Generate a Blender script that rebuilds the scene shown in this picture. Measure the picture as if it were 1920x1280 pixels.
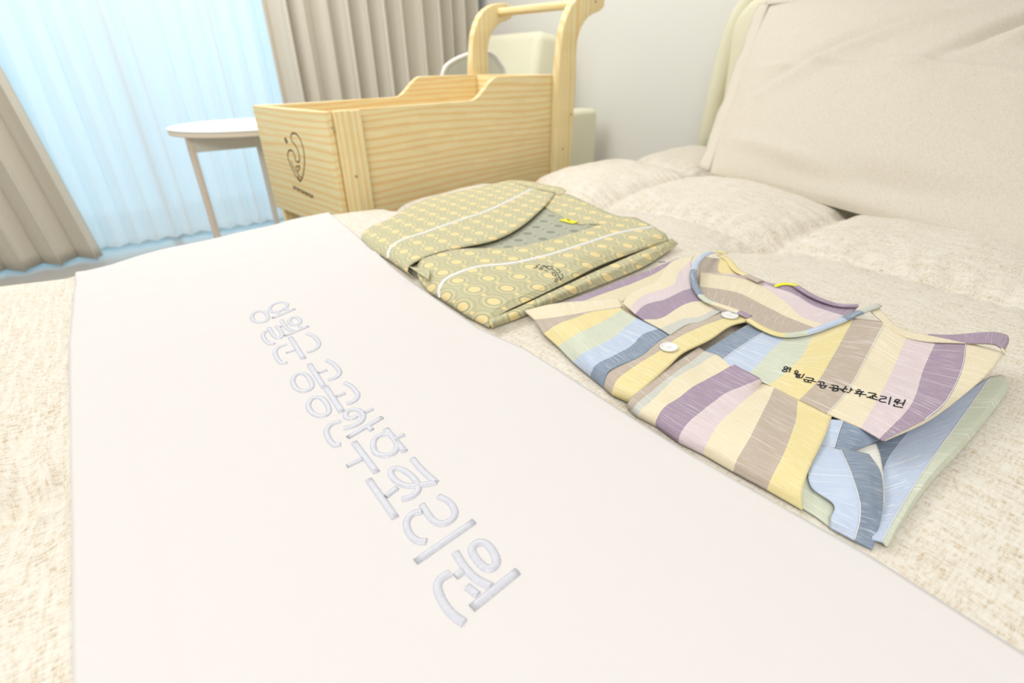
import bpy, bmesh, math, random
import numpy as np
from mathutils import Vector, Matrix, noise
from mathutils.bvhtree import BVHTree

for o in list(bpy.data.objects):
    bpy.data.objects.remove(o, do_unlink=True)
scene = bpy.context.scene
COL = scene.collection
random.seed(4)

# ------------------------------------------------------------------ camera
W, HH = 1920, 1280
FPX, YAW, PITCH, ROLL = 954.4, 0.63528685, 0.49745489, -0.0171218
CAM = np.array([0.0, 0.0, 0.87])
def _axes():
    cy, sy, cp, sp, cr, sr = math.cos(YAW), math.sin(YAW), math.cos(PITCH), math.sin(PITCH), math.cos(ROLL), math.sin(ROLL)
    fwd = np.array([sy*cp, cy*cp, -sp]); right = np.array([cy, -sy, 0.]); up = np.cross(right, fwd)
    return cr*right + sr*up, -sr*right + cr*up, fwd
RI, UP, FW = _axes()
cd = bpy.data.cameras.new('camera'); cam = bpy.data.objects.new('camera', cd); COL.objects.link(cam)
m = Matrix(((RI[0], UP[0], -FW[0], 0), (RI[1], UP[1], -FW[1], 0), (RI[2], UP[2], -FW[2], .87), (0, 0, 0, 1)))
cam.matrix_world = m
cd.sensor_width = 36; cd.lens = FPX/W*36; cd.clip_start = .02
cd.dof.use_dof = True; cd.dof.focus_distance = .50; cd.dof.aperture_fstop = 5.2
scene.camera = cam

# ------------------------------------------------------------------ world, lights, exposure
scene.view_settings.view_transform = 'Standard'
scene.view_settings.look = 'None'
scene.view_settings.exposure = 0.44
scene.view_settings.gamma = 1
scene.view_settings.use_curve_mapping = False
w = bpy.data.worlds.new('sky'); scene.world = w; w.use_nodes = True
bg = w.node_tree.nodes['Background']
bg.inputs[0].default_value = (0.50, 0.81, 1.0, 1); bg.inputs[1].default_value = 1.30

def area(name, loc, size, power, color, rot=(0, 0, 0)):
    l = bpy.data.lights.new(name, 'AREA'); l.shape = 'RECTANGLE'; l.size, l.size_y = size
    l.energy = power; l.color = color
    o = bpy.data.objects.new(name, l); COL.objects.link(o); o.location = loc; o.rotation_euler = rot
    return o
area('ceiling_light', (.15, 2.35, 2.37), (1.9, 1.3), 25, (1, .99, .972))
area('added_front_fill', (-.75, -.65, 2.12), (1.3, .7), 18, (1, .99, .975), (math.radians(50), 0, math.radians(-32)))  # added fill lamp behind the camera, tilted forward to brighten upright faces
area('ceiling_light_corner', (1.45, 1.9, 2.37), (1.0, 1.6), 8.5, (1, .99, .972))

# ------------------------------------------------------------------ pixel helpers
def ray(x, y):
    return (x-960)/FPX*RI - (y-640)/FPX*UP + FW
def onz(x, y, z):
    d = ray(x, y); return CAM + d*((z-.87)/d[2])
def ony(x, y, Y):
    d = ray(x, y); return CAM + d*(Y/d[1])
def onx(x, y, X):
    d = ray(x, y); return CAM + d*(X/d[0])

# ------------------------------------------------------------------ object helpers
def tag(o, label=None, cat=None, group=None, kind=None):
    if label: o['label'] = label
    if cat: o['category'] = cat
    if group: o['group'] = group
    if kind: o['kind'] = kind
    return o
def empty(name, loc, label, cat, rz=0, group=None):
    o = bpy.data.objects.new(name, None); COL.objects.link(o)
    o.location = loc; o.rotation_euler = (0, 0, rz); o.empty_display_size = .05
    return tag(o, label, cat, group)
def mesh(name, verts, faces, mats, parent=None, smooth=True, mi=None, uv=None, label=None):
    me = bpy.data.meshes.new(name)
    me.from_pydata([tuple(map(float, v)) for v in verts], [], [tuple(map(int, f)) for f in faces])
    if not isinstance(mats, (list, tuple)): mats = [mats]
    for mm in mats: me.materials.append(mm)
    if mi is not None: me.polygons.foreach_set('material_index', mi)
    if uv is not None:
        l = me.uv_layers.new(name='UVMap')
        idx = np.zeros(len(me.loops), dtype=np.int32); me.loops.foreach_get('vertex_index', idx)
        l.data.foreach_set('uv', np.asarray(uv, dtype=np.float32)[idx].ravel())
    me.polygons.foreach_set('use_smooth', [smooth]*len(me.polygons))
    me.update()
    o = bpy.data.objects.new(name, me); COL.objects.link(o)
    if parent:
        o.parent = parent
        # vertices are given in world coordinates: undo the parent's placement
        o.matrix_parent_inverse = world_of(parent).inverted()
    if label: o['label'] = label
    return o
def world_of(o):
    M = Matrix.LocRotScale(o.location, o.rotation_euler, o.scale)
    if o.parent: M = world_of(o.parent) @ o.matrix_parent_inverse @ M
    return M
def local_mesh(*a, **k):
    o = mesh(*a, **k); o.matrix_parent_inverse = Matrix.Identity(4); return o

class BM:
    def __init__(s): s.bm = bmesh.new()
    def box(s, c, d, r=0, rot=None, seg=3):
        t = bmesh.new(); bmesh.ops.create_cube(t, size=1)
        for v in t.verts: v.co = Vector((v.co.x*d[0], v.co.y*d[1], v.co.z*d[2]))
        if r: bmesh.ops.bevel(t, geom=t.edges[:], offset=r, segments=seg, affect='EDGES', profile=.5)
        if rot is not None: bmesh.ops.transform(t, matrix=rot, verts=t.verts)
        bmesh.ops.translate(t, vec=Vector(c), verts=t.verts); s._merge(t); return s
    def _merge(s, t):
        me = bpy.data.meshes.new('t'); t.to_mesh(me); t.free(); s.bm.from_mesh(me); bpy.data.meshes.remove(me)
    def cyl(s, a, b, r, r2=None, n=24):
        a, b = Vector(a), Vector(b); t = bmesh.new()
        bmesh.ops.create_cone(t, cap_ends=True, segments=n, radius1=r, radius2=r if r2 is None else r2, depth=(b-a).length)
        q = Vector((0, 0, 1)).rotation_difference((b-a).normalized())
        bmesh.ops.transform(t, matrix=Matrix.Translation((a+b)/2) @ q.to_matrix().to_4x4(), verts=t.verts); s._merge(t); return s
    def prism(s, pts, axis, a, b, r=0):
        """closed outline (2-D list) extruded along axis ('x','y','z') from a to b"""
        t = bmesh.new()
        def mk(p, h):
            return {'x': (h, p[0], p[1]), 'y': (p[0], h, p[1]), 'z': (p[0], p[1], h)}[axis]
        v0 = [t.verts.new(mk(p, a)) for p in pts]; v1 = [t.verts.new(mk(p, b)) for p in pts]
        n = len(pts)
        f0 = t.faces.new(v0); f1 = t.faces.new(v1[::-1])
        for i in range(n): t.faces.new((v0[i], v1[i], v1[(i+1) % n], v0[(i+1) % n]))
        bmesh.ops.recalc_face_normals(t, faces=t.faces)
        if r: bmesh.ops.bevel(t, geom=list(f0.edges)+list(f1.edges), offset=r, segments=3, affect='EDGES', profile=.5)
        s._merge(t); return s
    def build(s, name, mat, parent=None, smooth=True, label=None, angle=35):
        me = bpy.data.meshes.new(name); s.bm.to_mesh(me)
        me.materials.append(mat); o = bpy.data.objects.new(name, me); COL.objects.link(o)
        me.polygons.foreach_set('use_smooth', [smooth]*len(me.polygons))
        if smooth: me.set_sharp_from_angle(angle=math.radians(angle))
        if parent: o.parent = parent
        if label: o['label'] = label
        s.o = o; return o

def catmull(pts, n):
    """resample a polyline (any dimension) through its points to n samples, evenly along its length"""
    P = np.array(pts, float)
    if len(P) == 2:
        t = np.linspace(0, 1, n)[:, None]; return P[0]*(1-t)+P[1]*t
    Q = np.vstack([2*P[0]-P[1], P, 2*P[-1]-P[-2]]); out = []
    for i in range(1, len(Q)-2):
        p0, p1, p2, p3 = Q[i-1], Q[i], Q[i+1], Q[i+2]
        for t in np.linspace(0, 1, 12, endpoint=False):
            out.append(.5*((2*p1)+(-p0+p2)*t+(2*p0-5*p1+4*p2-p3)*t*t+(-p0+3*p1-3*p2+p3)*t**3))
    out.append(P[-1]); out = np.array(out)
    s = np.concatenate([[0], np.cumsum(np.linalg.norm(np.diff(out[:, :2], axis=0), axis=1))])
    q = np.linspace(0, s[-1], n)
    return np.stack([np.interp(q, s, out[:, k]) for k in range(out.shape[1])], 1)

# ------------------------------------------------------------------ materials
def mat(name, rgb, rough=.8, **kw):
    mm = bpy.data.materials.new(name); mm.use_nodes = True
    b = mm.node_tree.nodes['Principled BSDF']
    b.inputs['Base Color'].default_value = (*rgb, 1); b.inputs['Roughness'].default_value = rough
    b.inputs['Specular IOR Level'].default_value = kw.get('spec', .3)
    if 'sheen' in kw: b.inputs['Sheen Weight'].default_value = kw['sheen']
    if 'alpha' in kw: b.inputs['Alpha'].default_value = kw['alpha']
    if 'trans' in kw: b.inputs['Transmission Weight'].default_value = kw['trans']
    return mm
class NT:
    def __init__(s, m): s.t = m.node_tree; s.n = s.t.nodes; s.b = s.n['Principled BSDF']
    def new(s, k, **kw):
        n = s.n.new(k)
        for a, v in kw.items(): setattr(n, a, v)
        return n
    def link(s, a, b): s.t.links.new(a, b)
    def coord(s, which, scale=(1, 1, 1), rot=(0, 0, 0)):
        c = s.new('ShaderNodeTexCoord'); mp = s.new('ShaderNodeMapping')
        mp.inputs['Scale'].default_value = scale; mp.inputs['Rotation'].default_value = rot
        s.link(c.outputs[which], mp.inputs[0]); return mp.outputs[0]
    def noise(s, vec, scale, detail=3, rough=.5, dist=0):
        n = s.new('ShaderNodeTexNoise'); n.inputs['Scale'].default_value = scale
        n.inputs['Detail'].default_value = detail; n.inputs['Roughness'].default_value = rough
        n.inputs['Distortion'].default_value = dist; s.link(vec, n.inputs['Vector']); return n.outputs['Fac']
    def ramp(s, fac, stops, interp='LINEAR'):
        r = s.new('ShaderNodeValToRGB'); r.color_ramp.interpolation = interp
        e = r.color_ramp.elements
        while len(e) < len(stops): e.new(.5)
        for i, (p, c) in enumerate(stops):
            e[i].position = p; e[i].color = (*c, 1) if len(c) == 3 else c
        s.link(fac, r.inputs[0]); return r.outputs[0]
    def mix(s, fac, a, b, mode='MIX'):
        n = s.new('ShaderNodeMix', data_type='RGBA', blend_type=mode)
        for v, k in ((fac, 0), (a, 6), (b, 7)):
            if hasattr(v, 'links'): s.link(v, n.inputs[k])
            elif k == 0: n.inputs[0].default_value = v
            else: n.inputs[k].default_value = (*v, 1)
        return n.outputs[2]
    def math(s, op, a, b=None, c=None):
        n = s.new('ShaderNodeMath', operation=op)
        for i, v in enumerate((a, b, c)):
            if v is None: continue
            if hasattr(v, 'links'): s.link(v, n.inputs[i])
            else: n.inputs[i].default_value = v
        return n.outputs[0]
    def bump(s, h, strength, dist=.001):
        n = s.new('ShaderNodeBump'); n.inputs['Strength'].default_value = strength; n.inputs['Distance'].default_value = dist
        s.link(h, n.inputs['Height']); s.link(n.outputs[0], s.b.inputs['Normal'])
    def base(s, c): s.link(c, s.b.inputs['Base Color'])

def duvet_material():
    m_ = mat('woven_ecru', (.84, .76, .62), .9, sheen=.15, spec=.1); t = NT(m_)
    v = t.coord('Object', (1, 1, 1))
    a_ = t.noise(t.coord('Object', (110, 420, 100)), 1, 2, .6)          # dashes along the bed
    b_ = t.noise(t.coord('Object', (430, 130, 100)), 1, 2, .6)          # dashes across the bed
    g_ = t.noise(t.coord('Object', (900, 900, 300)), 1, 2, .6)
    rows = t.noise(t.coord('Object', (170, 22, 20)), 1, 1, .5)
    f = t.math('ADD', t.math('ADD', t.math('MULTIPLY', a_, .42), t.math('MULTIPLY', b_, .33)), t.math('MULTIPLY', g_, .25))
    c = t.ramp(f, [(.36, (.54, .42, .28)), (.47, (.745, .665, .545)), (.56, (.83, .79, .71))])
    c = t.mix(t.ramp(rows, [(.45, (0, 0, 0)), (.62, (.55, .55, .55))]), c, (.87, .84, .77))
    big = t.noise(v, 9, 2)
    t.base(t.mix(t.ramp(big, [(.35, (0, 0, 0)), (.75, (.25, .25, .25))]), c, (.86, .82, .74)))
    t.bump(f, .35, .0012); return m_
def pillow_material():
    m_ = mat('pillow_linen', (.8, .72, .6), .9, sheen=.15, spec=.1); t = NT(m_)
    f = t.noise(t.coord('Object', (300, 300, 500)), 1, 3, .6)
    t.base(t.ramp(f, [(.3, (.66, .585, .47)), (.5, (.73, .675, .585)), (.7, (.79, .745, .67))]))
    t.bump(f, .3, .0008); return m_
def wood_material(name, axis='x', tint=1.0):
    m_ = mat(name, (.8, .6, .3), .45, spec=.35); t = NT(m_)
    sc = {'x': (1.6, 14, 14), 'z': (14, 14, 1.6), 'y': (14, 1.6, 14)}[axis]
    v = t.coord('Object', sc)
    wv = t.new('ShaderNodeTexWave', wave_type='BANDS', bands_direction='Z' if axis != 'z' else 'X')
    wv.inputs['Scale'].default_value = 1.15; wv.inputs['Distortion'].default_value = 11
    wv.inputs['Detail'].default_value = 2.5; wv.inputs['Detail Scale'].default_value = .55
    t.link(v, wv.inputs['Vector'])
    fine = t.noise(t.coord('Object', tuple(x*9 for x in sc)), 1, 3)
    cl = lambda *c_: tuple(min(.93, x*tint) for x in c_)
    c = t.ramp(wv.outputs['Fac'], [(0, cl(.95, .81, .50)), (.6, cl(.94, .765, .43)), (1, cl(.88, .63, .30))])
    c = t.mix(t.ramp(fine, [(.4, (0, 0, 0)), (.75, (.28, .28, .28))]), c, (.80, .60, .31))
    # glued boards: blocks of slightly different tone
    br = t.new('ShaderNodeTexBrick'); br.offset = .37
    br.inputs['Color1'].default_value = (1, 1, 1, 1); br.inputs['Color2'].default_value = (.95, .93, .88, 1)
    br.inputs['Mortar'].default_value = (.92, .89, .84, 1)
    br.inputs['Mortar Size'].default_value = .004; br.inputs['Brick Width'].default_value = 3.1; br.inputs['Row Height'].default_value = .85
    cr = t.coord('Object', (10, 10, 10), {'x': (math.pi/2, 0, 0), 'z': (0, math.pi/2, 0), 'y': (math.pi/2, 0, math.pi/2)}[axis])
    t.link(cr, br.inputs['Vector'])
    t.base(t.mix(.8, c, br.outputs[0], 'MULTIPLY')); t.bump(fine, .08, .0004); return m_
def stripe_material(name, rgb, light=None, amt=.6, warpdark=.0):
    m_ = mat(name, rgb, .85, sheen=.1, spec=.15); t = NT(m_)
    light = light or tuple(min(1, c*.35+.62) for c in rgb)
    # slub threads run across the stripe: thin in v, long in u
    s1 = t.noise(t.coord('UV', (70, 1500, 1)), 1, 2, .5)
    s2 = t.noise(t.coord('UV', (900, 300, 1)), 1, 2, .5)
    s3 = t.noise(t.coord('UV', (16, 620, 1)), 1, 1, .5)
    c = t.mix(t.ramp(s2, [(.35, (0, 0, 0)), (.7, (.4, .4, .4))]), tuple(x*.9 for x in rgb), rgb)
    c = t.mix(t.ramp(s1, [(.50, (0, 0, 0)), (.70, (amt*.75, amt*.75, amt*.75))]), c, light)
    c = t.mix(t.ramp(s3, [(.60, (0, 0, 0)), (.68, (amt, amt, amt))]), c, light)
    t.base(c); t.bump(s1, .25, .0006); return m_
def brocade_material(name, ground, ring, disc, rim):
    """staggered discs inside double rings with small four-petal flowers between"""
    m_ = mat(name, ground, .7, sheen=.15, spec=.25); t = NT(m_)
    c = t.new('ShaderNodeTexCoord'); sx = t.new('ShaderNodeSeparateXYZ'); t.link(c.outputs['UV'], sx.inputs[0])
    PX, PY = .0415, .0475
    U = t.math('DIVIDE', sx.outputs[0], PX); V = t.math('DIVIDE', sx.outputs[1], PY)
    def cell(u, v):
        iu = t.math('FLOOR', u); odd = t.math('MODULO', t.math('ABSOLUTE', iu), 2)
        vv = t.math('ADD', v, t.math('MULTIPLY', odd, .5))
        fu = t.math('SUBTRACT', t.math('FRACT', u), .5); fv = t.math('SUBTRACT', t.math('FRACT', t.math('ADD', vv, 100)), .5)
        fu = t.math('MULTIPLY', fu, PX*1000); fv = t.math('MULTIPLY', fv, PY*1000)
        return fu, fv
    U = t.math('ADD', U, 100)
    fu, fv = cell(U, V)
    d = t.math('SQRT', t.math('ADD', t.math('POWER', t.math('ABSOLUTE', fu), 2), t.math('MULTIPLY', t.math('POWER', t.math('ABSOLUTE', fv), 2), .80)))
    wob = t.noise(t.coord('UV', (420, 420, 1)), 1, 1)
    d = t.math('ADD', d, t.math('MULTIPLY', t.math('SUBTRACT', wob, .5), 1.6))
    dn = t.math('DIVIDE', d, 26.0)
    k = lambda x: x/26.0
    col = t.ramp(dn, [(0, disc), (k(8.8), disc), (k(9.5), ring), (k(12.8), ring), (k(13.4), rim), (k(14.9), rim), (k(15.6), ground), (k(18.3), ground), (k(19.2), ring), (k(20.4), ring), (k(21.4), ground)])
    # small flowers halfway between two discs of a column
    fv2 = t.math('SUBTRACT', t.math('ABSOLUTE', fv), PY*500)
    r2 = t.math('SQRT', t.math('ADD', t.math('POWER', t.math('ABSOLUTE', fu), 2), t.math('POWER', t.math('ABSOLUTE', fv2), 2)))
    ang = t.math('ARCTAN2', fu, fv2); pet = t.math('MULTIPLY', t.math('ABSOLUTE', t.math('SINE', t.math('MULTIPLY', ang, 2))), 1.6)
    fl = t.math('LESS_THAN', r2, t.math('ADD', pet, 2.6))
    col = t.mix(fl, col, disc)
    th = t.noise(t.coord('UV', (1500, 500, 1)), 1, 2)
    col = t.mix(t.ramp(th, [(.35, (0, 0, 0)), (.75, (.3, .3, .3))]), col, rim)
    t.base(col); t.bump(th, .3, .0006); return m_

M = {}
M['duvet'] = duvet_material(); M['pillow'] = pillow_material()
M['pine_x'] = wood_material('pine_long', 'x'); M['pine_z'] = wood_material('pine_upright', 'z', 1.03); M['pine_y'] = wood_material('pine_end', 'y', 1.04)
M['burn'] = mat('burnt_mark', (.13, .055, .02), .8)
M['screw'] = mat('screw_plug', (.45, .34, .25), .5)
M['runner'] = mat('runner_cotton', (.785, .755, .75), .85, sheen=.15, spec=.15)
t = NT(M['runner']); nf = t.noise(t.coord('Object', (900, 900, 900)), 1, 2); nb = t.noise(t.coord('Object', (5, 16, 5)), 1, 2)
t.bump(t.math('ADD', t.math('MULTIPLY', nf, .12), t.math('MULTIPLY', nb, 1.5)), .16, .002)
M['thread'] = mat('silver_thread', (.72, .73, .80), .3, spec=.8)
t = NT(M['thread']); t.b.inputs['Anisotropic'].default_value = .5
st = t.noise(t.coord('UV', (2600, 60, 1)), 1, 1); t.base(t.ramp(st, [(.3, (.52, .53, .61)), (.7, (.76, .77, .85))])); t.bump(st, .5, .0004)
M['black_thread'] = mat('black_thread', (.012, .013, .02), .6)
M['wall'] = mat('wall_paper', (.84, .825, .775), .9)
t = NT(M['wall']); wn = t.noise(t.coord('Object', (140, 140, 140)), 1, 3); t.bump(wn, .15, .0008)
M['ceiling'] = mat('ceiling_white', (.86, .86, .85), .9)
M['floor'] = mat('floor_laminate', (.55, .47, .38), .22)
t = NT(M['floor']); fn = t.noise(t.coord('Object', (2, 40, 2)), 1, 4); t.base(t.ramp(fn, [(.3, (.40, .39, .37)), (.7, (.50, .48, .45))]))
M['white'] = mat('white_laminate', (.88, .88, .88), .35)
M['white_matt'] = mat('white_plastic', (.86, .87, .88), .4)
M['edge'] = mat('plywood_edge', (.90, .80, .66), .6)
M['grey_metal'] = mat('grey_painted_metal', (.74, .725, .67), .45)
M['tan_metal'] = mat('tan_painted_metal', (.78, .68, .58), .45)
M['drape'] = mat('taupe_drape', (.60, .53, .44), .85, sheen=.2, spec=.1)
t = NT(M['drape']); dn_ = t.noise(t.coord('Object', (260, 260, 700)), 1, 2); t.base(t.ramp(dn_, [(.3, (.62, .57, .48)), (.7, (.72, .67, .575))]))
M['cream_leather'] = mat('cream_leather', (.84, .81, .62), .5, spec=.3)
t = NT(M['cream_leather']); cn = t.noise(t.coord('Object', (420, 420, 420)), 1, 2); t.bump(cn, .2, .0006)
M['window_frame'] = mat('window_frame', (.8, .8, .8), .4)
M['yellow'] = mat('yellow_tape', (.88, .86, .05), .6)
M['white_braid'] = mat('white_braid', (.88, .88, .89), .7)
M['dark'] = mat('dark_seam_and_gap_shade', (.04, .038, .03), .9)  # seam lines, and the shade painted into the jacket's open slit
M['navy'] = mat('navy_tape', (.03, .06, .16), .7)
M['sheer'] = bpy.data.materials.new('sheer_voile'); M['sheer'].use_nodes = True
nt = M['sheer'].node_tree; nt.nodes.clear()
o_ = nt.nodes.new('ShaderNodeOutputMaterial'); a_ = nt.nodes.new('ShaderNodeMixShader'); b_ = nt.nodes.new('ShaderNodeMixShader')
d_ = nt.nodes.new('ShaderNodeBsdfDiffuse'); t_ = nt.nodes.new('ShaderNodeBsdfTranslucent'); x_ = nt.nodes.new('ShaderNodeBsdfTransparent')
d_.inputs[0].default_value = (.93, .93, .93, 1); t_.inputs[0].default_value = (.98, .93, .90, 1)
a_.inputs[0].default_value = .5; b_.inputs[0].default_value = .10
nt.links.new(d_.outputs[0], a_.inputs[1]); nt.links.new(t_.outputs[0], a_.inputs[2])
nt.links.new(a_.outputs[0], b_.inputs[1]); nt.links.new(x_.outputs[0], b_.inputs[2]); nt.links.new(b_.outputs[0], o_.inputs[0])
M['glass'] = bpy.data.materials.new('window_glass'); M['glass'].use_nodes = True
nt = M['glass'].node_tree; nt.nodes.clear()
o_ = nt.nodes.new('ShaderNodeOutputMaterial'); a_ = nt.nodes.new('ShaderNodeMixShader'); x_ = nt.nodes.new('ShaderNodeBsdfTransparent'); g_ = nt.nodes.new('ShaderNodeBsdfGlossy')
g_.inputs['Roughness'].default_value = .02; a_.inputs[0].default_value = .06; x_.inputs[0].default_value = (.93, .98, 1, 1)
nt.links.new(x_.outputs[0], a_.inputs[1]); nt.links.new(g_.outputs[0], a_.inputs[2]); nt.links.new(a_.outputs[0], o_.inputs[0])
M['clear'] = bpy.data.materials.new('clear_plastic'); M['clear'].use_nodes = True
nt = M['clear'].node_tree; nt.nodes.clear()
o_ = nt.nodes.new('ShaderNodeOutputMaterial'); a_ = nt.nodes.new('ShaderNodeMixShader'); x_ = nt.nodes.new('ShaderNodeBsdfTransparent'); g_ = nt.nodes.new('ShaderNodeBsdfPrincipled')
g_.inputs['Base Color'].default_value = (.86, .88, .83, 1); g_.inputs['Roughness'].default_value = .3; a_.inputs[0].default_value = .55; x_.inputs[0].default_value = (.95, .97, .95, 1)
nt.links.new(x_.outputs[0], a_.inputs[1]); nt.links.new(g_.outputs[0], a_.inputs[2]); nt.links.new(a_.outputs[0], o_.inputs[0])

FAB = {   # the cotton's stripe colours
 'cream': (.90, .80, .58), 'buff': (.85, .75, .52), 'taupe': (.58, .485, .40), 'yellow': (.90, .77, .38), 'mint': (.70, .745, .60),
 'sky': (.58, .68, .87), 'denim': (.27, .34, .46), 'pink': (.80, .68, .71), 'purple': (.42, .32, .43), 'grey': (.67, .68, .62), 'white': (.84, .83, .76)}
for k_, c_ in FAB.items(): M['f_'+k_] = stripe_material('cotton_'+k_, c_, amt={'denim': .55, 'purple': .4, 'taupe': .5, 'sky': .7}.get(k_, .6))
M['brocade'] = brocade_material('brocade_gold', (.57, .54, .34), (.44, .445, .32), (.90, .73, .36), (.76, .67, .36))
M['brocade_back'] = brocade_material('brocade_reverse', (.41, .425, .33), (.45, .46, .37), (.24, .26, .20), (.50, .50, .40))

# ------------------------------------------------------------------ setting
XW0, XW1, YW0, YW1, ZC = -1.7, 2.30, -1.15, 3.62, 2.40
def struct(o, name=None): o['kind'] = 'structure'; return o
struct(BM().box(((XW0+XW1)/2, (YW0+YW1)/2+.4, -.05), (XW1-XW0+.2, YW1-YW0+1.0, .1)).build('floor', M['floor'], smooth=False))
struct(BM().box(((XW0+XW1)/2, (YW0+YW1)/2, ZC+.05), (XW1-XW0+.2, YW1-YW0+.2, .1)).build('ceiling', M['ceiling'], smooth=False))
struct(BM().box((XW1+.05, (YW0+YW1)/2, ZC/2), (.1, YW1-YW0+.2, ZC)).build('wall_head', M['wall'], smooth=False))
struct(BM().box((XW0-.05, (YW0+YW1)/2, ZC/2), (.1, YW1-YW0+.2, ZC)).build('wall_foot', M['wall'], smooth=False))
struct(BM().box(((XW0+XW1)/2, YW0-.05, ZC/2), (XW1-XW0, .1, ZC)).build('wall_near', M['wall'], smooth=False))
# window wall: solid beside the balcony window and above it
wx0, wx1, wz = -1.0, 1.35, 2.2
b = BM(); b.box(((XW0+wx0)/2, YW1+.05, ZC/2), (wx0-XW0, .1, ZC)); b.box(((wx1+XW1)/2, YW1+.05, ZC/2), (XW1-wx1, .1, ZC))
b.box(((wx0+wx1)/2, YW1+.05, (wz+ZC)/2), (wx1-wx0, .1, ZC-wz)); struct(b.build('wall_window', M['wall'], smooth=False))
wf = BM()
for x in (wx0+.025, (wx0+wx1)/2, wx1-.025): wf.box((x, YW1+.05, wz/2), (.05, .06, wz-.001), .004)
for z in (.012, wz-.026): wf.box(((wx0+wx1)/2, YW1+.05, z), (wx1-wx0-.10, .05, .022 if z < 1 else .05), .003)
win = wf.build('window_1', M['window_frame'], smooth=False); struct(win)
BM().box(((wx0+wx1)/2, YW1+.05, wz/2), (wx1-wx0-.1, .006, wz-.06)).build('pane', M['glass'], win, smooth=False)
struct(BM().box((XW1-.006, (YW0+YW1)/2, .04), (.012, YW1-YW0-.02, .08), .002).build('baseboard_head', M['white'], smooth=False))

# ------------------------------------------------------------------ curtains
def curtain(name, x0, x1, y0, folds, amp, mat_, label, cat, z0=.03, z1=2.32, lean=lambda x, z: 0, seed=0, thick=.002, group=None, sharp=1.0, parent=None):
    rnd = random.Random(seed); n = max(60, int((x1-x0)/.004)); nz = 40
    ph = [0]
    xs = np.linspace(0, 1, n)
    # irregular fold phase
    k = folds; kn = np.cumsum([rnd.uniform(.75, 1.3) for _ in range(k*2+1)]); kn = (kn-kn[0])/(kn[-1]-kn[0])
    phase = np.interp(xs, kn, np.arange(k*2+1)*math.pi)
    am = np.interp(xs, np.linspace(0, 1, k*2+1), [rnd.uniform(.7, 1.15) for _ in range(k*2+1)])
    V, F = [], []
    for j in range(nz+1):
        z = z0+(z1-z0)*j/nz
        for i in range(n):
            s_ = math.sin(phase[i]+.25*math.sin(z*1.3+i*.01))
            s_ = math.copysign(abs(s_)**sharp, s_)
            a = amp*am[i]*(1.12-.12*z/z1)
            xx = x0+(x1-x0)*xs[i]+.35*a*math.sin(2*phase[i])
            V.append((xx+lean(xs[i], z), y0+a*s_, z+.003*math.sin(phase[i])*(j == 0)))
    for j in range(nz):
        for i in range(n-1):
            q = j*n+i; F.append((q, q+1, q+n+1, q+n))
    o = mesh(name, V, F, mat_, parent)
    if thick:
        so = o.modifiers.new('t', 'SOLIDIFY'); so.thickness = thick; so.offset = 0
    if label: tag(o, label, cat, group)
    return o
curtain('sheer_curtain', -.62, 1.05, 3.475, 17, .020, M['sheer'], 'white sheer curtain glowing pale blue in front of the window', 'curtain', z0=.030, seed=5, thick=0)
curtain('drape', .885, 2.24, 3.372, 12, .058, M['drape'], 'taupe pleated drape hanging right of the sheer, behind the pine crib', 'curtain', z0=.025, seed=2, sharp=.7)
curtain('drape', -1.20, -.19, 3.38, 7, .045, M['drape'], 'taupe drape gathered left of the sheer at the far left edge', 'curtain', z0=.015, seed=8, sharp=.8,
        lean=lambda s, z: -.10*s*z/1.0*.9)

# ------------------------------------------------------------------ duvet surface
ZB = .55
BX0, BX1, BY0, BY1 = -.50, 1.96, -.42, 1.355
def smooth(a, b, x):
    t_ = min(1, max(0, (x-a)/(b-a))); return t_*t_*(3-2*t_)
SX = [-.52, .02, .56, 1.08, 1.60]; SY = [-.56, -.03, .52, 1.03]
def duvet_z(x, y):
    dx = min(abs(x-s-.012*math.sin(y*7+s*9)) for s in SX)
    far = smooth(.55, .95, x)
    dy = min((abs(y-s-.014*math.sin(x*6+s*5)) if s < .9 else abs(y-s-.014*math.sin(x*6+s*5))+.3*(1-far)) for s in SY)
    # calm under the folded clothes and the runner, puffy elsewhere
    cx = smooth(.24, .32, x)*(1-smooth(.86, 1.02, x))*smooth(-.10, -.02, y)*(1-smooth(1.18, 1.28, y))
    rx = smooth(-.14, -.10, x)*(1-smooth(.38, .44, x))
    calm = max(cx, rx*.9)
    amp = 1-.93*calm
    val = .011*math.exp(-(dx/.022)**2)+.015*math.exp(-(dy/.022)**2)+.010*math.exp(-(dx/.06)**2)+.012*math.exp(-(dy/.06)**2)
    dome = .016*(1-min(1, dx/.27))**2+.018*(1-min(1, dy/.27))**2
    puck = (.0032*math.exp(-((dy-.035)/.035)**2)*math.sin(x*150+6*noise.noise(Vector((x*9, y*9, 1))))
            + .0026*math.exp(-((dx-.035)/.035)**2)*math.sin(y*140+6*noise.noise(Vector((x*9, y*9, 2)))))
    wr = .0050*noise.noise(Vector((x*6, y*9, .3)))+.0010*noise.noise(Vector((x*22, y*30, 2.2)))
    wr += .0040*(1-abs(noise.noise(Vector((x*7+y*3, y*8-x*2, 5.1))))*3)*far*.6
    head = .014*smooth(.95, 1.25, x)
    return ZB + head*amp - amp*(val+dome*(.55+.45*far)) + amp*(puck+wr)
def edge_y(x):
    return float(np.interp(x, [-.6, -.25, -.10, .15, .40, .9, 1.5, 2.0], [1.27, 1.258, 1.232, 1.297, 1.352, 1.392, 1.41, 1.42]))+.006*math.sin(x*9.5+.5)+.004*math.sin(x*23)
RD = .075
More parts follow.
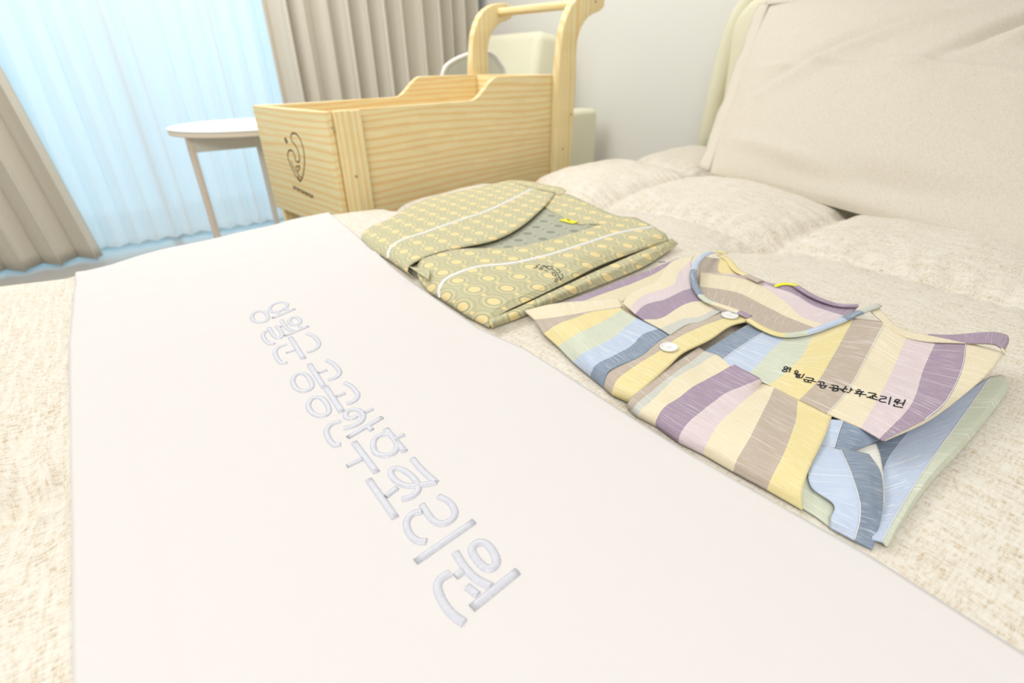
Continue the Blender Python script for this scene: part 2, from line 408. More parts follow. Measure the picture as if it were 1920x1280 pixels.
def fold_over(s, lo, hi):
    """a cloth coordinate that runs over an edge: returns position and drop"""
    for e, sg in ((hi, 1), (lo, -1)):
        q = (s-e)*sg+RD
        if q > 0:
            a = q/RD
            if a < math.pi/2: return e+sg*(-RD+RD*math.sin(a)), RD*(1-math.cos(a))
            return e, RD+(a-math.pi/2)*RD
    return s, 0.0
def duvet_point(u, s):
    x, d1 = fold_over(u, BX0, 9)
    y, d2 = fold_over(s, BY0, edge_y(x))
    z = duvet_z(x, y)
    d = max(d1, d2)
    wv = .010*math.sin((x if d2 > d1 else y)*14)*min(1, max(0, d-RD)/.1)
    return (x-(wv if d1 > d2 else 0), y+(wv if d2 >= d1 and s > 0 else 0), z-d)
us = np.concatenate([np.arange(BX0-.30, BX0-.05, .015), np.linspace(BX0-.05, BX1, 392)])
ss = np.concatenate([np.arange(BY0-.34, BY0-.05, .015), np.arange(BY0-.05, BY1+.06, .0062), np.arange(BY1+.066, BY1+.38, .012)])
V, F = [], []
for x in us:
    for s in ss: V.append(duvet_point(float(x), float(s)))
ns = len(ss); nx = len(us)-1
for i in range(nx):
    for j in range(ns-1):
        q = i*ns+j; F.append((q, q+ns, q+ns+1, q+1))
duvet = tag(mesh('duvet', V, F, M['duvet']), 'ecru woven quilted duvet spread over the whole bed under the clothes', 'duvet')
so = duvet.modifiers.new('t', 'SOLIDIFY'); so.thickness = .012; so.offset = -1
DUV = BVHTree.FromPolygons([Vector(v) for v in V], F)

bed = empty('bed', (.7, .38, 0), 'bed with cream padded headboard, mostly hidden under the ecru duvet', 'bed')
def W2L(o_, p): return tuple(Vector(p)-o_.location)
BM().box(W2L(bed, (.775, .465, .37)), (2.40, 1.62, .20), .05).build('mattress', M['white_matt'], bed)
fr = BM().box(W2L(bed, (.79, .465, .17)), (2.44, 1.64, .16), .015)
for x in (-.38, 1.80):
    for y in (-.28, 1.2): fr.box(W2L(bed, (x, y, .045)), (.07, .07, .09), .004)
fr.build('bed_frame', M['cream_leather'], bed)
# headboard: padded slab with a rolled border
hy1 = 1.40; X0 = 2.06
def hb_outline(o_):
    pts = [(-.45+o_, .09), (hy1-o_, .09), (hy1-o_, .55), (hy1-.012-o_, .75)]
    for k in range(9):
        a = k/8*math.pi/2; pts.append((hy1-.07-.13-o_*.7+(.13+.04)*math.cos(a)-.0, 1.13-.13+.13*math.sin(a)-o_*.4))
    pts.append((-.45+o_, 1.13-o_*.4)); return pts
BMh = BM().prism(hb_outline(0), 'x', X0, X0+.10, .045)
hb = BMh.build('headboard', M['cream_leather'], bed, angle=60); hb.location = -bed.location
inn = BM().prism(hb_outline(.085), 'x', X0-.045, X0+.03, .034).build('headboard_panel', M['cream_leather'], hb, angle=60)

rp_ = catmull([(hy1-.036, .12), (hy1-.036, .50), (hy1-.048, .75), (hy1-.075, .95), (hy1-.125, 1.055), (hy1-.22, 1.092), (.6, 1.094), (-.40, 1.094)], 120)
V, F = [], []
for i, (yy, zz) in enumerate(rp_):
    a = rp_[min(i+1, 119)]-rp_[max(i-1, 0)]; a /= np.linalg.norm(a)
    for k in range(20):
        q = 2*math.pi*k/20; V.append((X0+.004-.038*math.cos(q), yy+.038*math.sin(q)*a[1], zz-.038*math.sin(q)*a[0]))
for i in range(119):
    for k in range(20): F.append((i*20+k, i*20+(k+1) % 20, (i+1)*20+(k+1) % 20, (i+1)*20+k))
roll = mesh('headboard_roll', V, F, M['cream_leather'], hb); roll.matrix_parent_inverse = Matrix.Translation(-Vector((0, 0, 0)))

# ------------------------------------------------------------------ runner
Lp = [onz(*p, ZB+.004) for p in ((138, 560), (130, 640), (132, 800), (135, 1000), (137, 1279))]
Rp = [onz(*p, ZB+.004) for p in ((680, 450), (740, 505), (815, 560), (900, 618), (985, 655), (1060, 703), (1290, 850), (1640, 1048), (1920, 1226))]
ly = np.array([[-.6, Lp[-1][0]]]+[[p[1], p[0]] for p in Lp[::-1]]+[[1.23, onz(150, 505, ZB)[0]-.004], [2, onz(150, 505, ZB)[0]]])
ry = np.array([[-.6, Rp[-1][0]-.0]]+[[p[1], p[0]] for p in Rp[::-1]]+[[1.30, .392], [2, .40]])
def runner_pt(u, s):
    xl = float(np.interp(s, ly[:, 0], ly[:, 1])); xr = float(np.interp(s, ry[:, 0], ry[:, 1]))
    x = xl+(xr-xl)*u
    wr = .0012*noise.noise(Vector((x*7+s*3, s*26, 4)))*smooth(.6, 1.15, s)*3.4+.0010*noise.noise(Vector((x*16-s*9, s*44, 6)))*smooth(.75, 1.1, s)+.0006*noise.noise(Vector((x*5, s*9, 8)))
    wr += .0016*math.exp(-((u-.0)/.25)**2)*math.sin(s*75+x*25)*smooth(.95, 1.2, s)
    hem = .0008*(1-smooth(.045, .050, x-xl))+.0008*(1-smooth(.020, .024, xr-x))
    top = ZB+.0045+wr+hem*.5
    y, d = fold_over(s, BY0-.006, edge_y(x)+.006)
    return (x, y+.008*math.sin(x*20)*min(1, max(0, d-RD)/.1), top-d)
nu = 110; sv = np.concatenate([np.arange(BY0-.36, .6, .008), np.arange(.6, BY1+.10, .005), np.arange(BY1+.11, BY1+.40, .012)])
V, F = [], []
for i in range(nu+1):
    for s in sv: V.append(runner_pt(i/nu, s))
ns = len(sv)
for i in range(nu):
    for j in range(ns-1):
        q = i*ns+j; F.append((q, q+ns, q+ns+1, q+1))
runner = tag(mesh('bed_runner', V, F, M['runner']), 'pale pink-white bed runner with large silver embroidered Korean lettering, laid across the duvet', 'bed runner')
so = runner.modifiers.new('t', 'SOLIDIFY'); so.thickness = .0022; so.offset = -1
RUN = BVHTree.FromPolygons([Vector(v) for v in V], F)

# ------------------------------------------------------------------ ribbons and strokes laid on a surface
CV = Vector(CAM)
def hit(bvh, x, y, zf=ZB+.02):
    r = bvh.ray_cast(CV, Vector(ray(x, y)).normalized())
    if r[0] is None:
        p = onz(x, y, zf); return Vector(p)
    return r[0]
def strokes(name, lines, w_, h_, mat_, parent, bvh, tr=lambda x, y: (x, y), bulge=True, lift=.0004, label=None, zf=ZB+.02, step=.004):
    V, F, UVs = [], [], []
    for ln in lines:
        closed = ln[0] == 'c'; ww = w_; pts = [p for p in ln if not isinstance(p, (str, float))]
        for p in ln:
            if isinstance(p, float): ww = w_*p
        P = [tr(*p) for p in pts]
        if closed:
            P = P+[P[0]]; Pe = P[-4:-1]+P+P[1:4]
            n_ = 16*len(P); full = catmull(Pe, n_*3)
            d0 = np.argmin(np.linalg.norm(full[:len(full)//2]-np.array(P[0]), axis=1)); d1 = len(full)//2+np.argmin(np.linalg.norm(full[len(full)//2:]-np.array(P[0]), axis=1))
            C = full[d0:d1:3]
        else: C = catmull(P, max(2, 8*(len(P)-1)+1))
        Wd = [hit(bvh, c[0], c[1], zf) for c in C]
        n = len(Wd); m0 = len(V); run = 0
        for i in range(n):
            a = Wd[i-1] if (i or closed) else Wd[i]; b_2 = Wd[(i+1) % n] if (i < n-1 or closed) else Wd[i]
            tdir = (b_2-a); nb_ = bvh.find_nearest(Wd[i])[1] or Vector((0, 0, 1))
            vdir = (CV-Wd[i]).normalized()
            if nb_.dot(vdir) < 0: nb_ = -nb_
            sd = nb_.cross(tdir).normalized()
            if i: run += (Wd[i]-Wd[i-1]).length
            for k, (q, hh) in enumerate(((-1, -.3), (-.8, .55), (-.35, .95), (.35, .95), (.8, .55), (1, -.3))):
                hh = hh if bulge else (1 if abs(q) < 1 else 0)
                V.append(Wd[i]+sd*(q*ww/2)+nb_*(lift+h_*hh)); UVs.append((run+m0*.001, q*ww/2))
        for i in range(n if closed else n-1):
            for k in range(5):
                a = m0+i*6+k; b_2 = m0+((i+1) % n)*6+k; F.append((a, a+1, b_2+1, b_2))
        if not closed:
            for i in (0, n-1): F.append(tuple(m0+i*6+k for k in range(6)))
    return mesh(name, V, F, mat_, parent, uv=UVs, label=label)
T1 = lambda x, y: (440+x/4, 540+y/4)
T2 = lambda x, y: (620+x/2.782, 740+y/2.782)
SYL = [
 (T1, [['c', (262, 165), (272, 138), (310, 115), (360, 106), (392, 120), (385, 145), (345, 170), (295, 182)], [.8, (385, 150), (405, 174)], [.8, (322, 178), (342, 200)], [(285, 226), (450, 158)],
       ['c', (130, 218), (142, 190), (185, 174), (228, 184), (248, 212), (240, 240), (210, 258), (168, 256), (140, 242)]]),
 (T1, [['c', (410, 255), (420, 230), (450, 218), (482, 230), (492, 252), (475, 272), (438, 278)], [(350, 240), (368, 275), (400, 308), (445, 326)], [.7, (345, 292), (388, 276)], [(378, 360), (553, 287)], [.8, (488, 290), (508, 308)],
       [(312, 288), (346, 322), (354, 358), (328, 378), (290, 352), (256, 298)], [(245, 320), (214, 342), (222, 382), (262, 418), (300, 420)]]),
 (T1, [[(545, 342), (592, 362), (630, 405), (622, 445), (590, 468), (545, 483)], [1.15, (418, 372), (518, 530)], [.8, (388, 487), (455, 464)], [(388, 423), (328, 445), (303, 478), (318, 525), (350, 562), (392, 562)]]),
 (T1, [[(692, 543), (742, 570), (785, 620), (778, 655), (745, 678), (698, 690)], [.8, (630, 636), (690, 615)], [1.15, (560, 572), (672, 745)], ['c', (436, 705), (445, 668), (482, 643), (530, 648), (568, 690), (580, 735), (555, 765), (510, 774), (462, 752)]]),
 (T1, [[(825, 712), (872, 735), (920, 790), (914, 830), (882, 856), (838, 870)], [.8, (765, 813), (826, 790)], [1.2, (682, 742), (805, 928)], ['c', (553, 890), (562, 850), (600, 822), (655, 828), (695, 875), (708, 925), (680, 955), (632, 960), (582, 935)]]),
 (T1, [[.8, (975, 935), (1035, 908)], [(920, 957), (878, 980), (836, 968), (838, 932), (885, 912), (940, 922), (966, 962), (940, 1010), (880, 1040), (818, 1054)], [(848, 1122), (1107, 970)], [.9, (992, 1032), (1030, 1066)],
       [(790, 1000), (722, 1024), (688, 1072), (704, 1128), (748, 1178), (795, 1172)]]),
 (T2, [[.8, (335, 228), (383, 208)], [1.1, (288, 178), (388, 297)], ['c', (222, 268), (232, 228), (275, 207), (318, 212), (345, 255), (335, 298), (290, 316), (240, 306)], [1.1, (122, 248), (240, 405)], [.8, (85, 374), (170, 333)]]),
 (T2, [[1.05, (425, 333), (480, 395), (551, 458)], [(551, 458), (480, 470), (400, 474), (345, 452), (315, 415), (322, 388), (360, 386), (412, 415), (450, 458), (455, 500), (420, 532), (370, 546)], [(285, 532), (345, 485)], [1.1, (198, 443), (338, 642)]]),
 (T2, [[(563, 530), (620, 560), (648, 610), (630, 652), (580, 672), (530, 650), (475, 573)], [(475, 608), (422, 624), (396, 668), (410, 722), (450, 760), (500, 766)], [1.02, (442, 872), (748, 660)]]),
 (T2, [['c', 1.1, (744, 832), (738, 795), (772, 770), (820, 783), (858, 840), (862, 882), (828, 906), (785, 886)], [1.1, (650, 822), (700, 900), (762, 962), (838, 1000)], [(650, 950), (690, 918)], [(712, 1000), (768, 1044)], [1.12, (735, 1113), (975, 920)],
       [1.08, (622, 930), (572, 962), (558, 1012), (590, 1088), (638, 1148), (697, 1190)]]),
]
for tr, ln in SYL:
    strokes('embroidered_syllable', ln, .0062, .0012, M['thread'], runner, RUN, tr)

# ------------------------------------------------------------------ cloth panels
def loft(name, bounds, mats, parent, T=.028, M_=48, sub=8, wob=.0012, uvmode='stripe', drop=None, seed=0, thick=.0016, label=None, dome=0.0, tr=lambda x, y: (x, y), flat=False):
    """bounds: boundary polylines [(px,py[,height])...]; stripe i lies between boundary i and i+1.
    height = height over the bed in metres (default T)."""
    B = []
    for bl in bounds:
        P = []
        for p in bl:
            x, y = tr(p[0], p[1]); P.append((x, y, p[2] if len(p) > 2 else T))
        B.append(catmull(P, M_))
    rows = []; strip = []
    for i in range(len(B)-1):
        for k in range(sub+(i == len(B)-2)):
            rows.append(B[i]*(1-k/sub)+B[i+1]*(k/sub)); strip.append(min(i, len(B)-2))
    R_ = len(rows); V, UVs = [], []
    uacc = np.zeros(M_)
    prev = None
    for i, r in enumerate(rows):
        P = []
        for j in range(M_):
            x, y, z = r[j]
            z = z+dome*math.sin(math.pi*i/(R_-1))*math.sin(math.pi*j/(M_-1))
            p = onz(x, y, ZB+z)
            P.append(p)
        P = np.array(P)
        # soft cloth undulation
        for j in range(M_):
            p = P[j]; e = min(1, 4*i/(R_-1), 4*(R_-1-i)/(R_-1), 6*j/(M_-1), 6*(M_-1-j)/(M_-1))
            P[j, 2] += wob*e*(noise.noise(Vector((p[0]*14+seed, p[1]*14, 1)))*1.6+.5*noise.noise(Vector((p[0]*45+seed, p[1]*45, 3))))
        if prev is not None: uacc = uacc+np.linalg.norm(P-prev, axis=1).mean()
        prev = P
        if i == 0: vlen = np.linalg.norm(np.diff(P, axis=0), axis=1).sum()
        va = np.linspace(0, vlen, M_)
        for j in range(M_):
            V.append(P[j])
            if uvmode == 'stripe': UVs.append((uacc[j]+seed*.37, va[j]+seed*.13))
            else: UVs.append((P[j, 0]+(P[j, 2]-ZB)*.8, P[j, 1]+(P[j, 2]-ZB)*.8))
    F, MI = [], []
    for i in range(R_-1):
        for j in range(M_-1):
            q = i*M_+j; F.append((q, q+1, q+M_+1, q+M_)); MI.append(strip[i] if len(mats) > 1 else 0)
    # faces upward
    a, b_2, c_ = V[F[len(F)//2][0]], V[F[len(F)//2][1]], V[F[len(F)//2][2]]
    if np.cross(b_2-a, c_-a)[2] < 0: F = [f[::-1] for f in F]
    used = []; mi2 = []
    for k in MI:
        mm = mats[k]
        if mm not in used: used.append(mm)
        mi2.append(used.index(mm))
    o = mesh(name, V, F, used, parent, mi=mi2, uv=UVs, label=label)
    so = o.modifiers.new('t', 'SOLIDIFY'); so.thickness = thick; so.offset = -1
    o['_v'] = 0; del o['_v']
    ALL.append((V, F)); return o
ALL = []
def bvh_all():
    V, F = [], []
    for v, f in ALL:
        n = len(V); V += [Vector(p) for p in v]; F += [tuple(i+n for i in q) for q in f]
    return BVHTree.FromPolygons(V, F)
def stack(name, outline, mat_, parent, layers, h0=.001, inset=0.0, tr=lambda x, y: (x, y), zpx=.0, r=.0018, label=None):
    """the folded layers below: each a slab with rounded edge following the outline"""
    P = np.array([onz(*tr(*p[:2]), ZB+(p[2] if len(p) > 2 else zpx))[:2] for p in outline]); c = P.mean(0)
    bm_ = BM()
    for k, (z0, z1, sc) in enumerate(layers):
        Q = c+(P-c)*sc
        bm_.prism([tuple(q) for q in Q], 'z', ZB+z0, ZB+z1, min(r, (z1-z0)*.45))
    o = bm_.build(name, mat_, parent, label=label, angle=60)
    o.matrix_parent_inverse = world_of(parent).inverted(); return o

Z4 = lambda x, y: (960+x/2, 440+y/2)
Z5 = lambda x, y: (960+x/4, 460+y/4)
Z8 = lambda x, y: (1280+x/3, 440+y/3)
# ---- striped shirt
sc_ = onz(1400, 700, ZB)
shirt = empty('folded_shirt', (float(sc_[0]), float(sc_[1]), ZB), 'folded pastel striped button shirt lying on the duvet between the runner and the pillow', 'shirt')
f = lambda *k: [M['f_'+x] for x in k]
def cv(tr, pts): return [tr(*p[:2])+tuple(p[2:]) for p in pts]
T = .026
# bottom sheet, right side
loft('shirt_back_layer', [cv(Z4, [(1300, 700, .006), (1340, 850, .006), (1340, 1000, .006), (1330, 1120, .005)]),
                    cv(Z4, [(1520, 700, .008), (1460, 770, .008), (1400, 860, .008), (1370, 1000, .007), (1350, 1140, .005)]),
                    cv(Z4, [(1795, 530, .012), (1700, 670, .012), (1560, 865, .011), (1450, 1040, .009), (1392, 1150, .006)]),
                    cv(Z4, [(1835, 525, .012), (1845, 560, .011), (1690, 770, .011), (1560, 915, .010), (1455, 1075, .008), (1408, 1168, .004)]),
                    cv(Z4, [(1850, 545, .006), (1855, 592, .004), (1700, 792, .003), (1565, 938, .003), (1462, 1086, .002), (1414, 1172, .001)])],
     f('denim', 'sky', 'mint', 'mint'), shirt, wob=.0012, seed=1)
# green turned under-piece and blue sleeve bundle
loft('shirt_side_gusset', [cv(Z4, [(1150, 790, .020), (1092, 930, .015), (1078, 1020, .003)]), cv(Z4, [(1170, 800, .019), (1130, 930, .014), (1130, 1050, .0025)]), cv(Z4, [(1200, 850, .019), (1215, 1000, .012), (1205, 1105, .002)])],
     f('mint', 'mint'), shirt, seed=2)
loft('shirt_side_gusset', [cv(Z4, [(1175, 690, .024), (1160, 740, .022), (1145, 795, .018)]), cv(Z4, [(1242, 695, .026), (1222, 750, .024), (1205, 800, .021)]), cv(Z4, [(1300, 715, .026), (1300, 760, .023), (1262, 818, .018)]), cv(Z4, [(1390, 765, .022), (1372, 772, .020), (1300, 806, .015)])],
     f('sky', 'denim', 'denim'), shirt, seed=3)
loft('shirt_facing', [cv(Z4, [(1250, 810, .012), (1330, 900, .008), (1380, 1010, .007)]), cv(Z4, [(1365, 780, .017), (1382, 830, .014), (1394, 920, .011), (1396, 1000, .008)])], f('white'), shirt, seed=4)
loft('shirt_cuff', [cv(Z4, [(1145, 783, .020), (1112, 870, .020), (1125, 945, .018), (1206, 1012, .014), (1196, 1060, .009), (1190, 1100, .002)]),
                    cv(Z4, [(1228, 805, .023), (1262, 880, .024), (1296, 980, .021), (1300, 1060, .014), (1280, 1146, .003)]),
                    cv(Z4, [(1290, 810, .021), (1336, 880, .022), (1350, 990, .018), (1350, 1060, .012), (1320, 1165, .002)]),
                    cv(Z4, [(1340, 822, .017), (1384, 895, .016), (1391, 1000, .012), (1380, 1080, .008), (1352, 1180, .001)])],
     f('sky', 'denim', 'denim'), shirt, seed=5, wob=.002)
# lower body
body = [cv(Z4, [(700, 425), (590, 500), (450, 612, .020), (437, 650, .004)]),
        cv(Z4, [(722, 440), (600, 530), (480, 622, .020), (447, 660, .004)]),
        cv(Z4, [(765, 452), (630, 530), (500, 640, .020), (470, 680, .004)]),
        cv(Z4, [(830, 490), (700, 560), (580, 640, .023), (545, 690, .013), (543, 716, .003)]),
        cv(Z4, [(928, 540, .028), (790, 605), (680, 690, .023), (635, 745, .013), (628, 778, .003)]),
        cv(Z4, [(940, 552, .020), (880, 620, .021), (780, 710, .021), (735, 780, .014), (718, 822, .003)]),
        cv(Z4, [(985, 572), (945, 660), (890, 770, .022), (845, 845, .013), (832, 888, .003)]),
        cv(Z4, [(1072, 618), (1062, 700), (1020, 820, .022), (975, 910, .013), (957, 956, .003)]),
        cv(Z4, [(1200, 680), (1172, 760), (1110, 890, .020), (1088, 970, .012), (1090, 1032, .002)])]
loft('shirt_front', body, f('taupe', 'grey', 'cream', 'purple', 'pink', 'cream', 'taupe', 'yellow'), shirt, T=.0235, seed=6, wob=.0032)
# left lower front with its folded sleeve
left = [cv(Z5, [(800, 396), (560, 412), (300, 438), (90, 488, .012)]),
        cv(Z5, [(826, 455), (560, 498), (350, 528), (165, 555, .010)]),
        cv(Z5, [(815, 465), (600, 500), (370, 578), (235, 662, .008)]),
        cv(Z5, [(830, 480), (650, 590), (480, 665), (342, 758, .006)]),
        cv(Z5, [(930, 540), (760, 690), (560, 790), (452, 872, .005)]),
        cv(Z5, [(1108, 620), (980, 670), (880, 760), (650, 880, .022), (600, 940, .014), (586, 985, .004)]),
        cv(Z5, [(1188, 668), (1100, 725), (960, 832), (745, 925, .022), (700, 1000, .013), (683, 1066, .003)])]
loft('shirt_sleeve', left, f('cream', 'taupe', 'yellow', 'mint', 'sky', 'denim'), shirt, T=.024, seed=7, wob=.0022)
# strip of the back showing at the far left
loft('shirt_back_edge', [cv(Z5, [(380, 432, .006), (700, 310, .008), (1000, 195, .010), (1250, 92, .012)]), cv(Z5, [(470, 440, .012), (750, 340, .014), (1030, 230, .014), (1230, 110, .015)]), cv(Z5, [(800, 440, .016), (900, 380, .016), (1090, 270, .017), (1240, 140, .018)])],
     f('purple', 'buff'), shirt, seed=8)
# left shoulder (yoke)
loft('shirt_yoke', [cv(Z5, [(830, 430), (900, 350), (1080, 262), (1200, 120), (1365, 75)]),
                    cv(Z5, [(880, 472), (985, 372), (1200, 305), (1250, 200), (1345, 110)]),
                    cv(Z5, [(925, 512), (1000, 440), (1150, 400), (1280, 345), (1345, 320)]),
                    cv(Z5, [(990, 555), (1110, 545), (1230, 475), (1330, 430), (1440, 415)]),
                    cv(Z5, [(1115, 622), (1280, 548), (1400, 535), (1520, 475)]),
                    cv(Z5, [(1188, 668), (1310, 592), (1420, 570), (1570, 492)])],
     f('cream', 'pink', 'purple', 'cream', 'grey'), shirt, T=.027, seed=9, wob=.0018)
# placket: runs from the neck to the runner
loft('shirt_placket', [cv(Z5, [(1600, 488, 0.0265), (1440, 560, 0.0265), (1300, 600, 0.0255), (1185, 670, 0.0255), (1090, 730, 0.0245), (960, 832, 0.0235), (750, 925, 0.0205), (702, 1000, 0.0140), (685, 1066, 0.0040)]),
                       cv(Z5, [(1690, 508, 0.0285), (1560, 560, 0.0275), (1400, 620, 0.0275), (1230, 700, 0.0275), (1090, 800, 0.0265), (960, 880, 0.0255), (810, 985, 0.0225), (765, 1050, 0.0160), (745, 1120, 0.0050)]),
                       cv(Z5, [(1785, 560, 0.0295), (1640, 600, 0.0295), (1480, 705, 0.0295), (1290, 795, 0.0295), (1180, 895, 0.0285), (1080, 985, 0.0265), (950, 1100, 0.0225), (900, 1150, 0.0150), (888, 1185, 0.0050)])],
     f('taupe', 'yellow'), shirt, seed=10, wob=.001, thick=.002)
# inside back seen through the neck
loft('shirt_inside_back', [cv(Z8, [(330, 205, .016), (480, 268, .018), (640, 292, .022), (800, 372, .022), (890, 405, .022), (985, 405, .024)]),
                    cv(Z8, [(330, 222, .014), (500, 288, .016), (630, 335, .018), (740, 400, .018), (860, 440, .020), (935, 462, .022)]),
                    cv(Z8, [(100, 212, .016), (350, 240, .014), (480, 308, .013), (580, 380, .014), (680, 470, .016), (850, 515, .020)]),
                    cv(Z8, [(95, 290, .018), (300, 322, .013), (450, 392, .012), (600, 470, .014), (760, 530, .018)]),
                    cv(Z8, [(90, 330, .020), (180, 415, .018), (380, 500, .016), (540, 565, .018), (720, 540, .020)])],
     f('purple', 'pink', 'cream', 'taupe'), shirt, seed=11, wob=.001)
loft('shirt_inside_back', [cv(Z8, [(98, 120, .020), (90, 200, .012), (92, 300, .014)]), cv(Z8, [(210, 135, .022), (200, 200, .014), (250, 235, .013)]), cv(Z8, [(250, 120, .024), (300, 200, .016), (335, 235, .014)])], f('taupe', 'yellow'), shirt, seed=12, wob=.0)
# right shoulder (yoke) with the small lettering
loft('shirt_yoke', [cv(Z4, [(885, 335, .0255), (800, 385, .025), (715, 440, .0245)]),
                    cv(Z4, [(945, 362, .026), (870, 410, .026), (782, 472, .025)]),
                    cv(Z4, [(1025, 383, .0265), (960, 450, .027), (885, 522, .025)]),
                    cv(Z4, [(1132, 372, .027), (1072, 478, .028), (965, 560, .0255)]),
                    cv(Z4, [(1282, 312, .030), (1190, 480), (1150, 545), (1077, 618, .0260)]),
                    cv(Z4, [(1398, 325, .031), (1330, 450), (1265, 570), (1182, 668, .0265)]),
                    cv(Z4, [(1482, 378, .030), (1402, 560), (1310, 722, .027)]),
                    cv(Z4, [(1590, 400, .031), (1545, 500), (1495, 640), (1380, 762)]),
                    cv(Z4, [(1706, 402, .033), (1688, 510, .036), (1630, 625, .036), (1555, 690, .034), (1394, 772, .028)]),
                    cv(Z4, [(1845, 440, .036), (1805, 500, .036), (1705, 592, .033), (1560, 700, .030), (1398, 775, .025)])],
     f('denim', 'sky', 'mint', 'yellow', 'taupe', 'cream', 'pink', 'purple', 'cream'), shirt, T=.029, seed=13, wob=.0022)
# hem strip along the far edge of the yoke
loft('shirt_armhole_binding', [cv(Z4, [(1370, 262, .030), (1400, 300, .031), (1450, 345, .031), (1545, 372, .032), (1650, 376, .034), (1790, 366, .038), (1850, 374, .037), (1862, 395, .036)]),
                     cv(Z4, [(1345, 285, .031), (1395, 328, .032), (1465, 376, .032), (1560, 398, .033), (1690, 404, .035), (1800, 408, .039), (1838, 425, .038), (1850, 450, .034)])],
     f('cream'), shirt, seed=14, wob=.0005, M_=60)
loft('shirt_armhole_binding', [cv(Z4, [(1560, 372, .0335), (1650, 374, .035), (1790, 364, .039), (1852, 374, .038), (1864, 397, .036), (1848, 440, .031)]),
                     cv(Z4, [(1640, 392, .0345), (1700, 402, .036), (1800, 406, .040), (1834, 420, .039), (1846, 430, .037), (1838, 452, .033)])],
     f('purple'), shirt, seed=15, wob=.0003, M_=60)
SH = bvh_all()
# neck binding as a folded tape standing around the neckline
def tape(name, px, w_, parent, mats, hs, tr, seg=60, stand=.35):
    P = catmull([tr(*p)+(h,) for p, h in zip(px, hs)], seg)
    Wd = [Vector(onz(p[0], p[1], ZB+p[2])) for p in P]
    V, F, MI, UVs = [], [], [], []; run = 0
    for i, p in enumerate(Wd):
        tdir = (Wd[min(i+1, seg-1)]-Wd[max(i-1, 0)]).normalized(); sd = Vector((0, 0, 1)).cross(tdir).normalized()
        if i: run += (p-Wd[i-1]).length
        for q, hh in ((-.5, 0), (-.42, .0012), (0, .0018), (.42, .0012), (.5, 0)):
            V.append(p+sd*w_*q+Vector((0, 0, hh+.0006))); UVs.append((run, q*w_))
    for i in range(seg-1):
        for k in range(4):
            a = i*5+k; F.append((a, a+1, a+6, a+5)); MI.append(min(len(mats)-1, int(i/(seg-1)*len(mats))))
    o = mesh(name, V, F, mats, parent, mi=MI, uv=UVs); so = o.modifiers.new('t', 'SOLIDIFY'); so.thickness = .001; return o
tape('neck_binding', [(1610, 62), (1500, 58), (1425, 90), (1372, 160), (1358, 250), (1390, 345), (1450, 415), (1540, 452), (1680, 500), (1785, 545)], .0085, shirt,
     f('yellow', 'sky', 'sky', 'denim', 'denim', 'mint', 'cream', 'cream', 'purple'), [.026, .029, .030, .031, .031, .031, .031, .031, .032, .030], Z5)
tape('neck_binding', [(885, 322), (940, 356), (1010, 380), (1100, 372), (1200, 338), (1290, 300), (1372, 268)], .0085, shirt,
     f('yellow', 'yellow', 'mint', 'sky', 'sky', 'denim', 'grey'), [.030, .0285, .0285, .0285, .030, .031, .032], Z4)
tape('neck_binding', [(205, 118), (260, 150), (310, 210), (440, 270)], .011, shirt, f('yellow', 'yellow', 'taupe'), [.024, .020, .016, .016], Z8)
tape('neck_binding', [(640, 296), (720, 345), (800, 380), (880, 402), (985, 404)], .008, shirt, f('purple'), [.023, .023, .023, .023, .026], Z8)
# layers folded below
stack('folded_layers', cv(Z5, [(560, 450), (860, 425), (1220, 250), (1330, 330), (1700, 560), (1300, 800), (900, 1100), (700, 1010), (460, 820), (290, 600)])[::1], M['f_cream'], shirt,
      [(.001, .006, .90), (.0065, .011, .87), (.0115, .016, .84)], zpx=.010)
stack('folded_layers', cv(Z4, [(700, 440), (950, 400), (1390, 370), (1780, 450), (1640, 600), (1380, 740), (1290, 860), (1190, 1020), (1070, 985), (830, 850), (560, 690), (480, 640)]), M['f_sky'], shirt,
      [(.001, .006, .90), (.0065, .011, .86), (.0115, .016, .82)], zpx=.012)
# buttons
def button(px, py, r):
    p = hit(SH, px, py); n = SH.find_nearest(p)[1].normalized()
    if n.z < 0: n = -n
    n = (n+Vector((0, 0, 1.2))).normalized()
    b_ = BM(); prof = [(0, .0010), (.45, .0010), (.70, .0016), (.86, .0028), (.97, .0024), (1, .0012), (.92, 0), (0, 0)]
    t_ = bmesh.new(); N = 40; rings = []
    for (q, h) in prof:
        rings.append([t_.verts.new((q*r*math.cos(2*math.pi*k/N), q*r*math.sin(2*math.pi*k/N), h)) for k in range(N)] if q else [t_.verts.new((0, 0, h))])
    for a, c in zip(rings[:-1], rings[1:]):
        for k in range(N):
            if len(a) == 1: t_.faces.new((a[0], c[k], c[(k+1) % N]))
            elif len(c) == 1: t_.faces.new((a[k], c[0], a[(k+1) % N]))
            else: t_.faces.new((a[k], c[k], c[(k+1) % N], a[(k+1) % N]))
    bmesh.ops.recalc_face_normals(t_, faces=t_.faces)
    b_._merge(t_)
    Mx = Matrix.Translation(p+n*.0012) @ Vector((0, 0, 1)).rotation_difference(n).to_matrix().to_4x4()
    o = b_.build('button', M['white_matt'], shirt, label='round white four-hole button'); o.data.transform(Mx)
    o.matrix_parent_inverse = world_of(shirt).inverted()
    hb_ = BM()
    for a in range(4): hb_.cyl((.0022*math.cos(a*math.pi/2+.6), .0022*math.sin(a*math.pi/2+.6), .0008), (.0022*math.cos(a*math.pi/2+.6), .0022*math.sin(a*math.pi/2+.6), .0016), .0007, n=10)
    h = hb_.build('button_hole', M['tan_metal'], o); h.data.transform(Mx); h.matrix_parent_inverse = Matrix.Identity(4)
